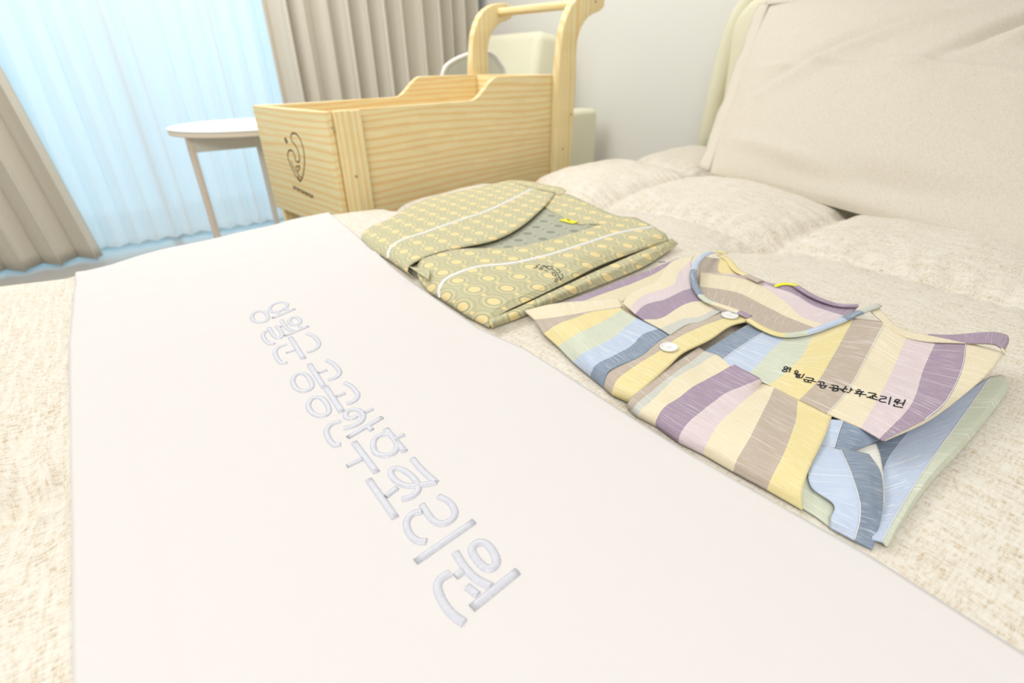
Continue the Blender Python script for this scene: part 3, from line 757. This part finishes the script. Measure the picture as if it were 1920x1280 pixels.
button(1254, 654, .0105); button(1368, 594, .0105)
# seam and stitch lines
strokes('seam', [cv(Z4, [(715, 441), (800, 491), (965, 561), (1077, 619), (1182, 669), (1310, 723), (1392, 772)])], .0012, .0005, M['dark'], shirt, SH, label='dark seam below the yoke')
strokes('seam', [cv(Z5, [(832, 432), (925, 514), (990, 557), (1113, 623), (1186, 668)])], .0009, .0004, M['tan_metal'], shirt, SH)
strokes('seam', [cv(Z4, [(1395, 330), (1465, 378), (1560, 400), (1690, 406), (1800, 410)])], .0009, .0004, M['tan_metal'], shirt, SH)
st_ = [cv(Z4, p) for p in ([(1400, 332), (1332, 452), (1267, 572), (1184, 668)], [(942, 366), (870, 412), (784, 474)], [(1074, 622), (1064, 702), (1022, 822), (960, 952)],
      [(1232, 808), (1266, 882), (1299, 982), (1303, 1060), (1283, 1144)], [(1785, 545), (1690, 680), (1550, 875), (1440, 1050), (1388, 1145)], [(1702, 405), (1684, 510), (1626, 625), (1550, 692)],
      [(830, 492), (702, 562), (582, 642), (548, 692)], [(1240, 700), (1222, 750), (1207, 798)], [(962, 568), (940, 660), (886, 770), (842, 845)])]
strokes('stitching', st_, .0007, .0004, M['white_braid'], shirt, SH)
# label tapes
strokes('size_label', [[(1452, 538), (1472, 534), (1497, 537)]], .006, .0006, M['yellow'], shirt, SH, bulge=False, lift=.002, label='yellow label tape', zf=ZB+.024)
strokes('care_label', [[(1234, 494), (1247, 493)]], .006, .0006, M['navy'], shirt, SH, bulge=False, lift=.002, label='small navy tag sticking out of the folds', zf=ZB+.008)
# black lettering on the yoke
E8 = lambda x, y: (1400+x/5.333, 640+y/5.333)
yl = [['c', (372, 266), (388, 253), (406, 260), (400, 275), (382, 277)], [(443, 268), (422, 308)], [(406, 262), (440, 268)], [(402, 274), (434, 282)], ['c', (356, 291), (378, 283), (402, 290), (395, 303), (368, 303)],
      ['c', (482, 300), (498, 294), (514, 302), (508, 314), (488, 313)], [(470, 322), (545, 334)], [(505, 328), (502, 340)], [(575, 328), (548, 366)], [(485, 335), (530, 344), (520, 354), (495, 348), (500, 362), (545, 368)],
      [(588, 360), (668, 374), (650, 392)], [(565, 378), (685, 404)], [(622, 392), (612, 402)], [(578, 388), (580, 402), (650, 416)],
      [(712, 402), (772, 412), (765, 430)], [(696, 408), (690, 405)], [(738, 418), (735, 432)], [(702, 434), (806, 448)], ['c', (735, 452), (762, 442), (788, 452), (768, 468), (742, 464)],
      [(845, 436), (912, 448), (905, 462)], [(870, 452), (866, 462)], [(822, 462), (945, 478)], ['c', (856, 484), (886, 474), (915, 484), (892, 497), (862, 494)],
      [(992, 450), (972, 476), (940, 490)], [(975, 470), (1012, 486)], [(1045, 468), (1030, 506)], [(1038, 484), (1062, 488)], [(965, 490), (962, 502), (1025, 514)],
      [(1105, 482), (1140, 487)], [(1085, 496), (1172, 506)], ['c', (1100, 512), (1125, 503), (1150, 512), (1130, 524), (1106, 521)], [(1075, 520), (1195, 536)], [(1135, 528), (1128, 552)],
      [(1212, 512), (1292, 528), (1262, 545), (1222, 560)], [(1255, 540), (1305, 562)], [(1262, 556), (1256, 574)], [(1195, 556), (1312, 588)],
      [(1335, 548), (1392, 558), (1385, 574), (1340, 576), (1325, 592), (1345, 606), (1392, 610)], [(1440, 558), (1420, 632)],
      ['c', (1482, 592), (1505, 582), (1530, 591), (1512, 603), (1488, 602)], [(1470, 606), (1542, 622)], [(1508, 614), (1502, 632)], [(1585, 586), (1558, 644)], [(1545, 618), (1566, 624)], [(1478, 632), (1472, 648), (1560, 664)]]
strokes('lettering', yl, .0011, .0005, M['black_thread'], shirt, SH, E8, label='small black embroidered lettering')

# ---- green brocade garment
ALL.clear()
gc = onz(960, 480, ZB)
robe = empty('folded_jacket', (float(gc[0]), float(gc[1]), ZB), 'folded olive and gold patterned jacket with white piping, on the duvet beside the pine crib', 'jacket')
Z3 = lambda x, y: (660+x/3, 320+y/3)
br = [M['brocade']]
loft('jacket_lower_layer', [cv(Z3, [(770, 845, .013), (1000, 742, .014), (1200, 650, .014), (1400, 558, .015), (1600, 470, .016), (1795, 385, .018)]),
                            cv(Z3, [(775, 862, .012), (1010, 765, .013), (1230, 668, .014), (1430, 580, .015), (1620, 500, .014), (1815, 398, .014)]),
                            cv(Z3, [(782, 880, .001), (960, 815, .002), (1100, 752, .002), (1270, 690, .003), (1600, 560, .003), (1750, 472, .004), (1832, 410, .007)])],
     br, robe, uvmode='xy', wob=.0006, seed=21, thick=.002)
loft('jacket_inside_back', [cv(Z3, [(560, 452, .020), (800, 386, .020), (950, 310, .020), (1075, 200, .021)]), cv(Z3, [(560, 462, .020), (900, 440, .020), (1170, 385, .020), (1410, 305, .022)])], [M['brocade_back']], robe, uvmode='xy', wob=.0006, seed=22,
     label='grey-green reverse side seen inside the neck')
loft('jacket_neck_band', [cv(Z3, [(1072, 200, .0225), (1160, 248, .0225), (1250, 290, .0225), (1330, 300, .023), (1405, 305, .0235)]),
                          cv(Z3, [(1140, 132, .027), (1212, 130, .027), (1350, 190, .027), (1480, 248, .027), (1595, 262, .027)])], br, robe, uvmode='xy', wob=.001, seed=23)
loft('jacket_front', [cv(Z3, [(345, 600, .006), (312, 566, .016), (335, 522, .024), (430, 478), (600, 432), (800, 388), (950, 312), (1080, 200), (1148, 120)]),
                      cv(Z3, [(200, 500, .006), (206, 450, .018), (262, 400, .026), (400, 350), (600, 280), (750, 230), (880, 170), (1015, 100)]),
                      cv(Z3, [(110, 445, .005), (90, 390, .016), (150, 340, .024), (260, 290), (420, 205), (560, 155), (720, 112), (905, 62)]),
                      cv(Z3, [(68, 400, .003), (50, 372, .010), (100, 318, .017), (200, 275, .021), (330, 198, .022), (450, 148, .022), (600, 115, .022), (885, 52, .022)])],
     br, robe, T=.029, uvmode='xy', wob=.0012, seed=24, thick=.002)
loft('jacket_front', [cv(Z3, [(440, 690, .004), (372, 600, .012), (372, 520, .022), (430, 474), (620, 438), (900, 430), (1150, 378), (1400, 302), (1598, 262)]),
                      cv(Z3, [(495, 722, .004), (490, 665, .018), (540, 602, .028), (700, 542), (900, 520), (1100, 475), (1300, 413), (1500, 350), (1700, 314)]),
                      cv(Z3, [(640, 818, .004), (625, 760, .016), (670, 700, .028), (830, 625), (1000, 590), (1180, 530), (1400, 455), (1580, 400), (1765, 355)]),
                      cv(Z3, [(765, 880, .003), (780, 822, .014), (860, 755, .022), (1010, 690, .023), (1200, 603, .023), (1400, 503, .023), (1600, 442, .023), (1782, 388, .021)])],
     br, robe, T=.030, uvmode='xy', wob=.0016, seed=25, thick=.002)
loft('jacket_front_roll', [cv(Z3, [(765, 880, .003), (780, 822, .014), (860, 755, .022), (1010, 690, .023), (1200, 603, .023), (1400, 503, .023), (1600, 442, .023), (1782, 388, .021)]),
                           cv(Z3, [(772, 882, .0025), (800, 835, .011), (880, 782, .017), (1010, 722, .018), (1200, 630, .018), (1400, 530, .018), (1600, 455, .019), (1775, 396, .018)])],
     br, robe, uvmode='xy', wob=.0, seed=26, thick=.0015)
loft('jacket_collar', [cv(Z3, [(882, 52, .023), (1000, 58, .024), (1110, 82, .026), (1175, 92, .027), (1205, 112, .026)]), cv(Z3, [(915, 68, .030), (1010, 92, .031), (1090, 110, .031), (1145, 122, .031), (1165, 140, .028)])], br, robe, uvmode='xy', wob=.0004, seed=27)
loft('jacket_side_fold', [cv(Z3, [(55, 372, .010), (66, 405, .004), (120, 440, .003), (150, 470, .001)]), cv(Z3, [(140, 345, .020), (150, 400, .012), (190, 440, .008), (215, 488, .003)])], br, robe, uvmode='xy', wob=.0005, seed=28)
loft('jacket_tie', [cv(Z3, [(322, 538, .024), (370, 545, .026), (440, 556, .0305)]), cv(Z3, [(330, 546, .023), (375, 575, .022), (428, 612, .024)])], [M['brocade']], robe, uvmode='xy', wob=.0, seed=29)
JK = bvh_all()
stack('folded_layers', cv(Z3, [(110, 430), (300, 300), (560, 190), (880, 100), (1130, 150), (1560, 300), (1700, 380), (1400, 510), (1150, 620), (850, 760), (760, 850), (560, 745), (350, 590), (210, 480)]), M['brocade_back'], robe,
      [(.001, .006, .97), (.0065, .011, .96), (.0115, .016, .95)], zpx=.008)
stack('gap_shade', cv(Z3, [(345, 525), (440, 490), (520, 480), (430, 590), (370, 600)]), M['dark'], robe, [(.008, .009, .9)], zpx=.012, label='dark sheet standing for the shade in the gap between the folded fronts')  # near-black sheet put in as the shade inside the slit
strokes('piping', [cv(Z3, [(203, 492), (207, 450), (262, 398), (400, 350), (600, 280), (750, 230), (880, 170), (1015, 102)])], .0070, .0012, M['white_braid'], robe, JK, label='white piping')
strokes('piping', [cv(Z3, [(494, 712), (491, 665), (540, 602), (700, 542), (900, 520), (1100, 475), (1300, 413), (1500, 350), (1695, 315)])], .0070, .0012, M['white_braid'], robe, JK, label='white piping')
strokes('piping', [cv(Z3, [(1328, 592), (1352, 612), (1374, 645)])], .0060, .0010, M['white_braid'], robe, JK, label='white piping')
strokes('seam', [cv(Z3, [(340, 590), (316, 562), (340, 522), (430, 480), (600, 434), (800, 390), (950, 314), (1080, 202), (1146, 124)])], .0014, .0006, M['dark'], robe, JK, label='dark edge of the lapel')
strokes('seam', [cv(Z3, [(1215, 625), (1250, 650), (1275, 688)])], .0009, .0004, M['dark'], robe, JK)
strokes('seam', [cv(Z3, [(1080, 204), (1160, 250), (1252, 293), (1395, 303)])], .0009, .0004, M['dark'], robe, JK)
strokes('size_label', [cv(Z3, [(1180, 278), (1262, 298)])], .020, .0006, M['yellow'], robe, JK, bulge=False, lift=.002, label='yellow size label')
strokes('label_mark', [cv(Z3, [(1212, 276), (1218, 288), (1230, 288)])], .0014, .0004, M['black_thread'], robe, JK, lift=.0036)
G12 = lambda x, y: (960+x/12, 460+y/12)
strokes('lettering', [[(470, 500), (525, 505), (560, 455), (625, 442)], ['c', (690, 470), (720, 455), (742, 470), (715, 487)], ['c', (615, 535), (650, 510), (690, 525), (660, 548)], [(745, 478), (800, 500)],
    ['c', (768, 495), (820, 468), (905, 488), (895, 525), (830, 538)], [(730, 560), (800, 590)], [(905, 540), (1000, 612), (1050, 690), (1062, 735)], [(1000, 530), (1058, 552), (1078, 600), (1050, 622)],
    ['c', (898, 625), (935, 610), (985, 650), (968, 690), (920, 668)], [(1112, 640), (1146, 690), (1130, 740), (1088, 755)], ['c', (968, 790), (1000, 750), (1030, 770), (1010, 815), (980, 818)], [(1030, 720), (1080, 732), (1090, 790)],
    [(560, 490), (590, 498)], [(660, 480), (640, 500)]],
    .0012, .0005, M['black_thread'], robe, JK, G12, label='small black embroidered lettering')

# ------------------------------------------------------------------ pillow
BL = np.array(onz(1325, 322, ZB+.01)); TL = np.array(onx(1438, 8, 1.93)); BR = np.array([1.25, .02, ZB-.012]); TR = np.array([1.90, .16, 1.02])
n1, n2 = 130, 90
ex = (BR-BL+TR-TL)/2; ez = (TL-BL+TR-BR)/2
nrm = np.cross(ex, ez); nrm /= np.linalg.norm(nrm)
if nrm[0] > 0: nrm = -nrm
def lineridge(s, t_, s0, t0, s1, t1, wd, amp_):
    dx, dy = s1-s0, t1-t0; L2 = dx*dx+dy*dy; k = max(0, min(1, ((s-s0)*dx+(t_-t0)*dy)/L2))
    d = math.hypot(s-s0-k*dx, (t_-t0-k*dy)*.8); return amp_*math.exp(-(d/wd)**2)*math.sin(math.pi*min(1, max(.0, .1+.8*k)))
V, F = [], []
for side in (1, -1):
    for i in range(n1+1):
        s = i/n1
        for j in range(n2+1):
            t_ = j/n2
            P = BL*(1-s)*(1-t_)+BR*s*(1-t_)+TL*(1-s)*t_+TR*s*t_
            e = (max(0, math.sin(math.pi*s))**.55)*(max(0, math.sin(math.pi*t_))**.5)
            h = .085*e
            if side == 1:
                for a in ((.10, .42, .62, .86, .022, -.006), (.14, .40, .66, .84, .03, .006), (.48, .48, .86, .74, .03, .004), (.60, .55, .92, 1.0, .018, -.012), (.72, .62, .98, .98, .02, .008),
                          (.05, .55, 1.0, .50, .012, .0025), (.05, .18, .5, .08, .03, .004), (.3, .06, .9, .12, .04, -.006)): h += 3.0*lineridge(s, t_, *a)*min(1, e*2)
                h += .006*noise.noise(Vector((s*5, t_*4, 7)))*e+.0018*noise.noise(Vector((s*22, t_*16, 3)))*e
            sag = -.012*math.sin(math.pi*t_)*0
            P = P+nrm*(h if side == 1 else -h*.55)
            V.append(P)
for side in range(2):
    o0 = side*(n1+1)*(n2+1)
    for i in range(n1):
        for j in range(n2):
            q = o0+i*(n2+1)+j; fc = (q, q+1, q+n2+2, q+n2+1); F.append(fc if side else fc[::-1])
pillow = tag(mesh('pillow', V, F, M['pillow']), 'large linen-coloured pillow leaning against the cream headboard', 'pillow')
# flat flange round the left and top edge
V, F = [], []
du = ex/np.linalg.norm(ex); dv = ez/np.linalg.norm(ez)
edge = [BL*(1-t_)+TL*t_ for t_ in np.linspace(0, 1, 40)]
for i, p in enumerate(edge):
    t_ = i/39
    wv = .004*math.sin(i*1.1)
    for q in (0, .25, .5, .75, 1):
        V.append(p-du*(.046*q-.014)+nrm*(.006+.004*math.sin(i*.55+q*2)*(q)+wv*q*.5)-dv*0)
for i in range(39):
    for k in range(4): a = i*5+k; F.append((a, a+1, a+6, a+5))
fl = mesh('pillow_flange', V, F, M['pillow'], pillow); so = fl.modifiers.new('t', 'SOLIDIFY'); so.thickness = .004
V, F = [], []
for i in range(80):
    s = i/79; p = TL*(1-s)+TR*s
    for q in (0, .33, .66, 1): V.append(p+dv*(.03*q-.012)+nrm*(.006+.003*math.sin(i*.4+q*2)*q))
for i in range(79):
    for k in range(3): a = i*4+k; F.append((a, a+1, a+5, a+4))
fl = mesh('pillow_flange', V, F, M['pillow'], pillow); so = fl.modifiers.new('t', 'SOLIDIFY'); so.thickness = .004

# ------------------------------------------------------------------ pine baby crib
CA = .1577; cx, cy = .472, 1.42; L_, Wd_ = .927, .431
zl, zh, zb = .773, .838, .463
crib = empty('baby_crib', (cx, cy, 0), 'pine wood baby crib with handle bar and burnt-in heart mark, standing beyond the bed', 'crib', CA)
uL = np.array([math.cos(CA), math.sin(CA), 0]); uW = np.array([-math.sin(CA), math.cos(CA), 0])
def crib_near(x, y, off=-.0):   # pixel -> (local x, z) in the plane of the near panel
    d = ray(x, y); o = np.array([cx, cy, 0])+uW*off
    k = ((o-CAM)@uW)/(d@uW); p = CAM+d*k-np.array([cx, cy, 0]); return float(p@uL), float(p[2])
def side_outline():
    pts = [(.02, zb), (L_, zb), (L_, zh)]
    x1, x2 = .668*L_, .535*L_
    pts.append((x1+.004, zh))
    for k in range(21):
        q = k/20; pts.append((x1-(x1-x2)*q, zh-(zh-zl)*(q*q*(3-2*q))))
    pts.append((.02, zl)); return pts
for y0 in (.0, Wd_-.018): BM().prism(side_outline(), 'y', y0, y0+.018, .003).build('side_panel', M['pine_x'], crib)
fp = BM().box((-.002, Wd_/2, (zl+zb)/2), (.020, Wd_+.02, zl-zb), .003).build('front_panel', M['pine_y'], crib)
BM().box((L_-.02, Wd_/2, (zh+zb)/2-.0), (.018, Wd_-.038, zh-zb), .002).build('end_panel', M['pine_y'], crib)
BM().box((L_/2, Wd_/2, zb+.03), (L_-.05, Wd_-.038, .012)).build('base_board', M['pine_x'], crib)
for y0 in (-.012, Wd_+.012-.0):
    BM().box((.032, y0, zl/2), (.045, .022, zl), .002).build('leg', M['pine_z'], crib)
    BM().box((.070, y0-.003 if y0 < 0 else y0+.003, (zl+zb)/2-.001), (.030, .014, zl-zb), .002).build('corner_stile', M['pine_z'], crib)
# handle posts: outline traced in the plane of the near panel
lp = [crib_near(*p, -.03) for p in ((1041, 312), (1047, 143), (1051, 100), (1057, 55), (1067, 22), (1080, 0), (1100, -14), (1122, -16))]
rp = [crib_near(*p, -.03) for p in ((1134, -6), (1134, 10), (1126, 20), (1108, 29), (1096, 43), (1087, 62), (1082, 90), (1080, 150), (1071, 302))]
xb = lp[0][0]; xb2 = rp[-1][0]
op = [(xb, .0), (xb, lp[0][1])]+[tuple(p) for p in catmull(lp[1:], 24)]+[tuple(p) for p in catmull(rp[:-1], 26)]+[(xb2, rp[-1][1]), (xb2, 0)]
for y0 in (-.030, Wd_+.0):
    BM().prism(op, 'y', y0, y0+.030, .005).build('handle_post', M['pine_z'], crib)
rx, rz_ = crib_near(1112, 5, -.03)
BM().cyl((rx-.012, -.006, rz_), (rx-.012, Wd_+.006, rz_), .0145).build('handle_bar', M['pine_y'], crib)
for px, py in ((1117, 3), (1071, 214), (1055, 279)):
    a, b_ = crib_near(px, py, -.031); BM().cyl((a, -.0325, b_), (a, -.029, b_), .0035, n=14).build('screw', M['screw'], crib)
for px, py in ((625, 240), (668, 331)):
    a, b_ = crib_near(px, py, -.025); BM().cyl((a, -.0262, b_), (a, -.020, b_), .0035, n=14).build('screw', M['screw'], crib)
# the burnt mark on the front panel
def front_bvh():
    V = [Vector((cx, cy, 0))+Vector(uL)*(-.012)+Vector(uW)*a+Vector((0, 0, z)) for a, z in ((-.05, .4), (.5, .4), (.5, .85), (-.05, .85))]
    return BVHTree.FromPolygons(V, [(0, 1, 2, 3)])
FB = front_bvh(); L3 = lambda x, y: (480+x/5.335, 180+y/5.333)
logo = [[(440, 855), (462, 820), (480, 740), (486, 640), (476, 540), (450, 450), (420, 395), (385, 372), (358, 378), (350, 410), (362, 450), (392, 490), (415, 530), (432, 590), (436, 640), (420, 662), (398, 640), (386, 590), (368, 552), (340, 540), (320, 570), (322, 620), (350, 700), (395, 790), (440, 855)],
        ['c', .8, (402, 715), (408, 695), (420, 708), (436, 694), (436, 722), (418, 752)], [.8, (460, 820), (440, 800), (412, 770), (370, 700), (350, 650)], [1.5, (420, 800), (438, 850)]]
strokes('burnt_emblem', logo, .0045, .0003, M['burn'], fp, FB, L3, label='burnt-in heart shaped line emblem')
strokes('burnt_emblem_dot', [[(290, 420), (312, 470)]], .013, .0003, M['burn'], fp, FB, L3)
tx = []
rr = random.Random(3)
for k in range(15):
    x = 372+k*14; y = 905+k*7.2
    tx.append([.8, (x, y-15), (x+5, y+20)])
    if k % 2: tx.append([.7, (x-2, y-8+rr.random()*12), (x+12, y+2)])
    if k % 3 == 0: tx.append([.7, (x+4, y+18), (x+14, y+22)])
strokes('burnt_lettering', tx, .0048, .0003, M['burn'], fp, FB, L3, label='small burnt-in lettering')

# ------------------------------------------------------------------ round table by the window
tb = empty('side_table', (.51, 2.56, 0), 'round white side table on thin legs between the crib and the sheer curtain', 'table')
zt = .668
def disc(r, z0, z1, bev):
    t_ = BM(); pts = [(r*math.cos(2*math.pi*k/72), r*math.sin(2*math.pi*k/72)) for k in range(72)]
    t_.prism(pts, 'z', z0, z1, bev); return t_
disc(.305, zt-.006, zt, .002).build('tabletop', M['white'], tb)
disc(.303, zt-.024, zt-.0062, .003).build('tabletop_edge', M['edge'], tb, label='beige edge of the tabletop')
legs = [(-.248, -.11), (-.003, -.11), (-.225, .17), (.17, .17)]
ap = BM()
for a, c in ((0, 1), (1, 3), (3, 2), (2, 0)):
    p, q = Vector((*legs[a], zt-.054)), Vector((*legs[c], zt-.054)); d = q-p
    ap.box((p+q)/2, (d.length, .018, .058), .002, Matrix.Rotation(math.atan2(d.y, d.x), 4, 'Z'))
ap.build('apron', M['grey_metal'], tb)
for i, (x, y) in enumerate(legs): BM().box((x, y, (zt-.026)/2), (.020, .020, zt-.026), .003).build('leg', M['tan_metal'] if i in (0, 2) else M['grey_metal'], tb)

# ------------------------------------------------------------------ armchair in the corner
ac = empty('armchair', (1.92, 2.62, 0), 'cream leather armchair in the corner against the wall, behind the crib', 'armchair')
Lc = M['cream_leather']
BM().box((0, .08, .30), (.60, .62, .20), .05, seg=5).build('seat_base', Lc, ac)
BM().box((-.04, .08, .445), (.54, .60, .12), .045, seg=5).build('seat_cushion', Lc, ac)
rt = Matrix.Rotation(math.radians(10), 4, 'Y')
BM().box((.15, .185, .735), (.19, .70, .58), .05, rt, seg=6).build('backrest', Lc, ac)
for y in (-.46, .51): BM().box((.0, y+.06, .355), (.56, .14, .60), .03, seg=5).build('armrest', Lc, ac)
for x in (-.24, .28):
    for y in (-.34, .50): BM().cyl((x, y, 0), (x, y, .06), .02).build('leg', M['grey_metal'], ac)

# ------------------------------------------------------------------ clear-backed chair
ch = empty('chair', (1.40, 2.12, 0), 'chair with rounded see-through back and white rim, between crib and armchair', 'chair')
# rounded shell back, traced on its plane
cp = [ony(*p, 2.12) for p in ((826, 142), (834, 128), (852, 113), (870, 105), (890, 98), (908, 96), (925, 103), (937, 118), (946, 138))]
rim = [Vector(p)-ch.location for p in cp]
cz = rim[0].z; lowL = rim[0]+Vector((.012, .02, -.30)); lowR = rim[-1]+Vector((-.01, .02, -.30))
path = [lowL, rim[0].lerp(lowL, .5), rim[0].lerp(lowL, .12)]+rim[1:-1]+[rim[-1], rim[-1].lerp(lowR, .4), lowR]
P3 = catmull([tuple(p) for p in path], 60)
cen = Vector(((lowL.x+lowR.x)/2, lowL.y+.03, (lowL.z+cz)/2))
V, F = [], []
for p in P3:
    for q in np.linspace(0, 1, 7):
        v = cen.lerp(Vector(p), q); v.y += .05*(1-q*q); V.append(v)
for i in range(59):
    for k in range(6): a = i*7+k; F.append((a, a+1, a+8, a+7))
o = local_mesh('back_shell', V, F, M['clear'], ch); so = o.modifiers.new('t', 'SOLIDIFY'); so.thickness = .004
cu = bpy.data.curves.new('rim', 'CURVE'); cu.dimensions = '3D'; sp = cu.splines.new('POLY'); sp.points.add(len(P3)-1)
for i, p in enumerate(P3): sp.points[i].co = (*p, 1)
cu.bevel_depth = .0085; cu.bevel_resolution = 4
tmp = bpy.data.objects.new('tmp', cu); me = bpy.data.meshes.new_from_object(tmp); bpy.data.objects.remove(tmp)
me.materials.append(M['white']); o = bpy.data.objects.new('back_rim', me); COL.objects.link(o); o.parent = ch
for p_ in me.polygons: p_.use_smooth = True
sx = (lowL.x+lowR.x)/2
BM().box((sx, .22, .445), (.36, .40, .03), .013, seg=4).build('seat', M['white'], ch)
BM().box((sx, .05, .50), (.26, .03, .12), .01).build('back_support', M['white'], ch)
for x in (-.15, .15):
    for y in (.06, .38): BM().cyl((sx+x, y, 0), (sx+x*.85, y*.9+.02, .435), .011, .014, n=16).build('leg', M['white'], ch)
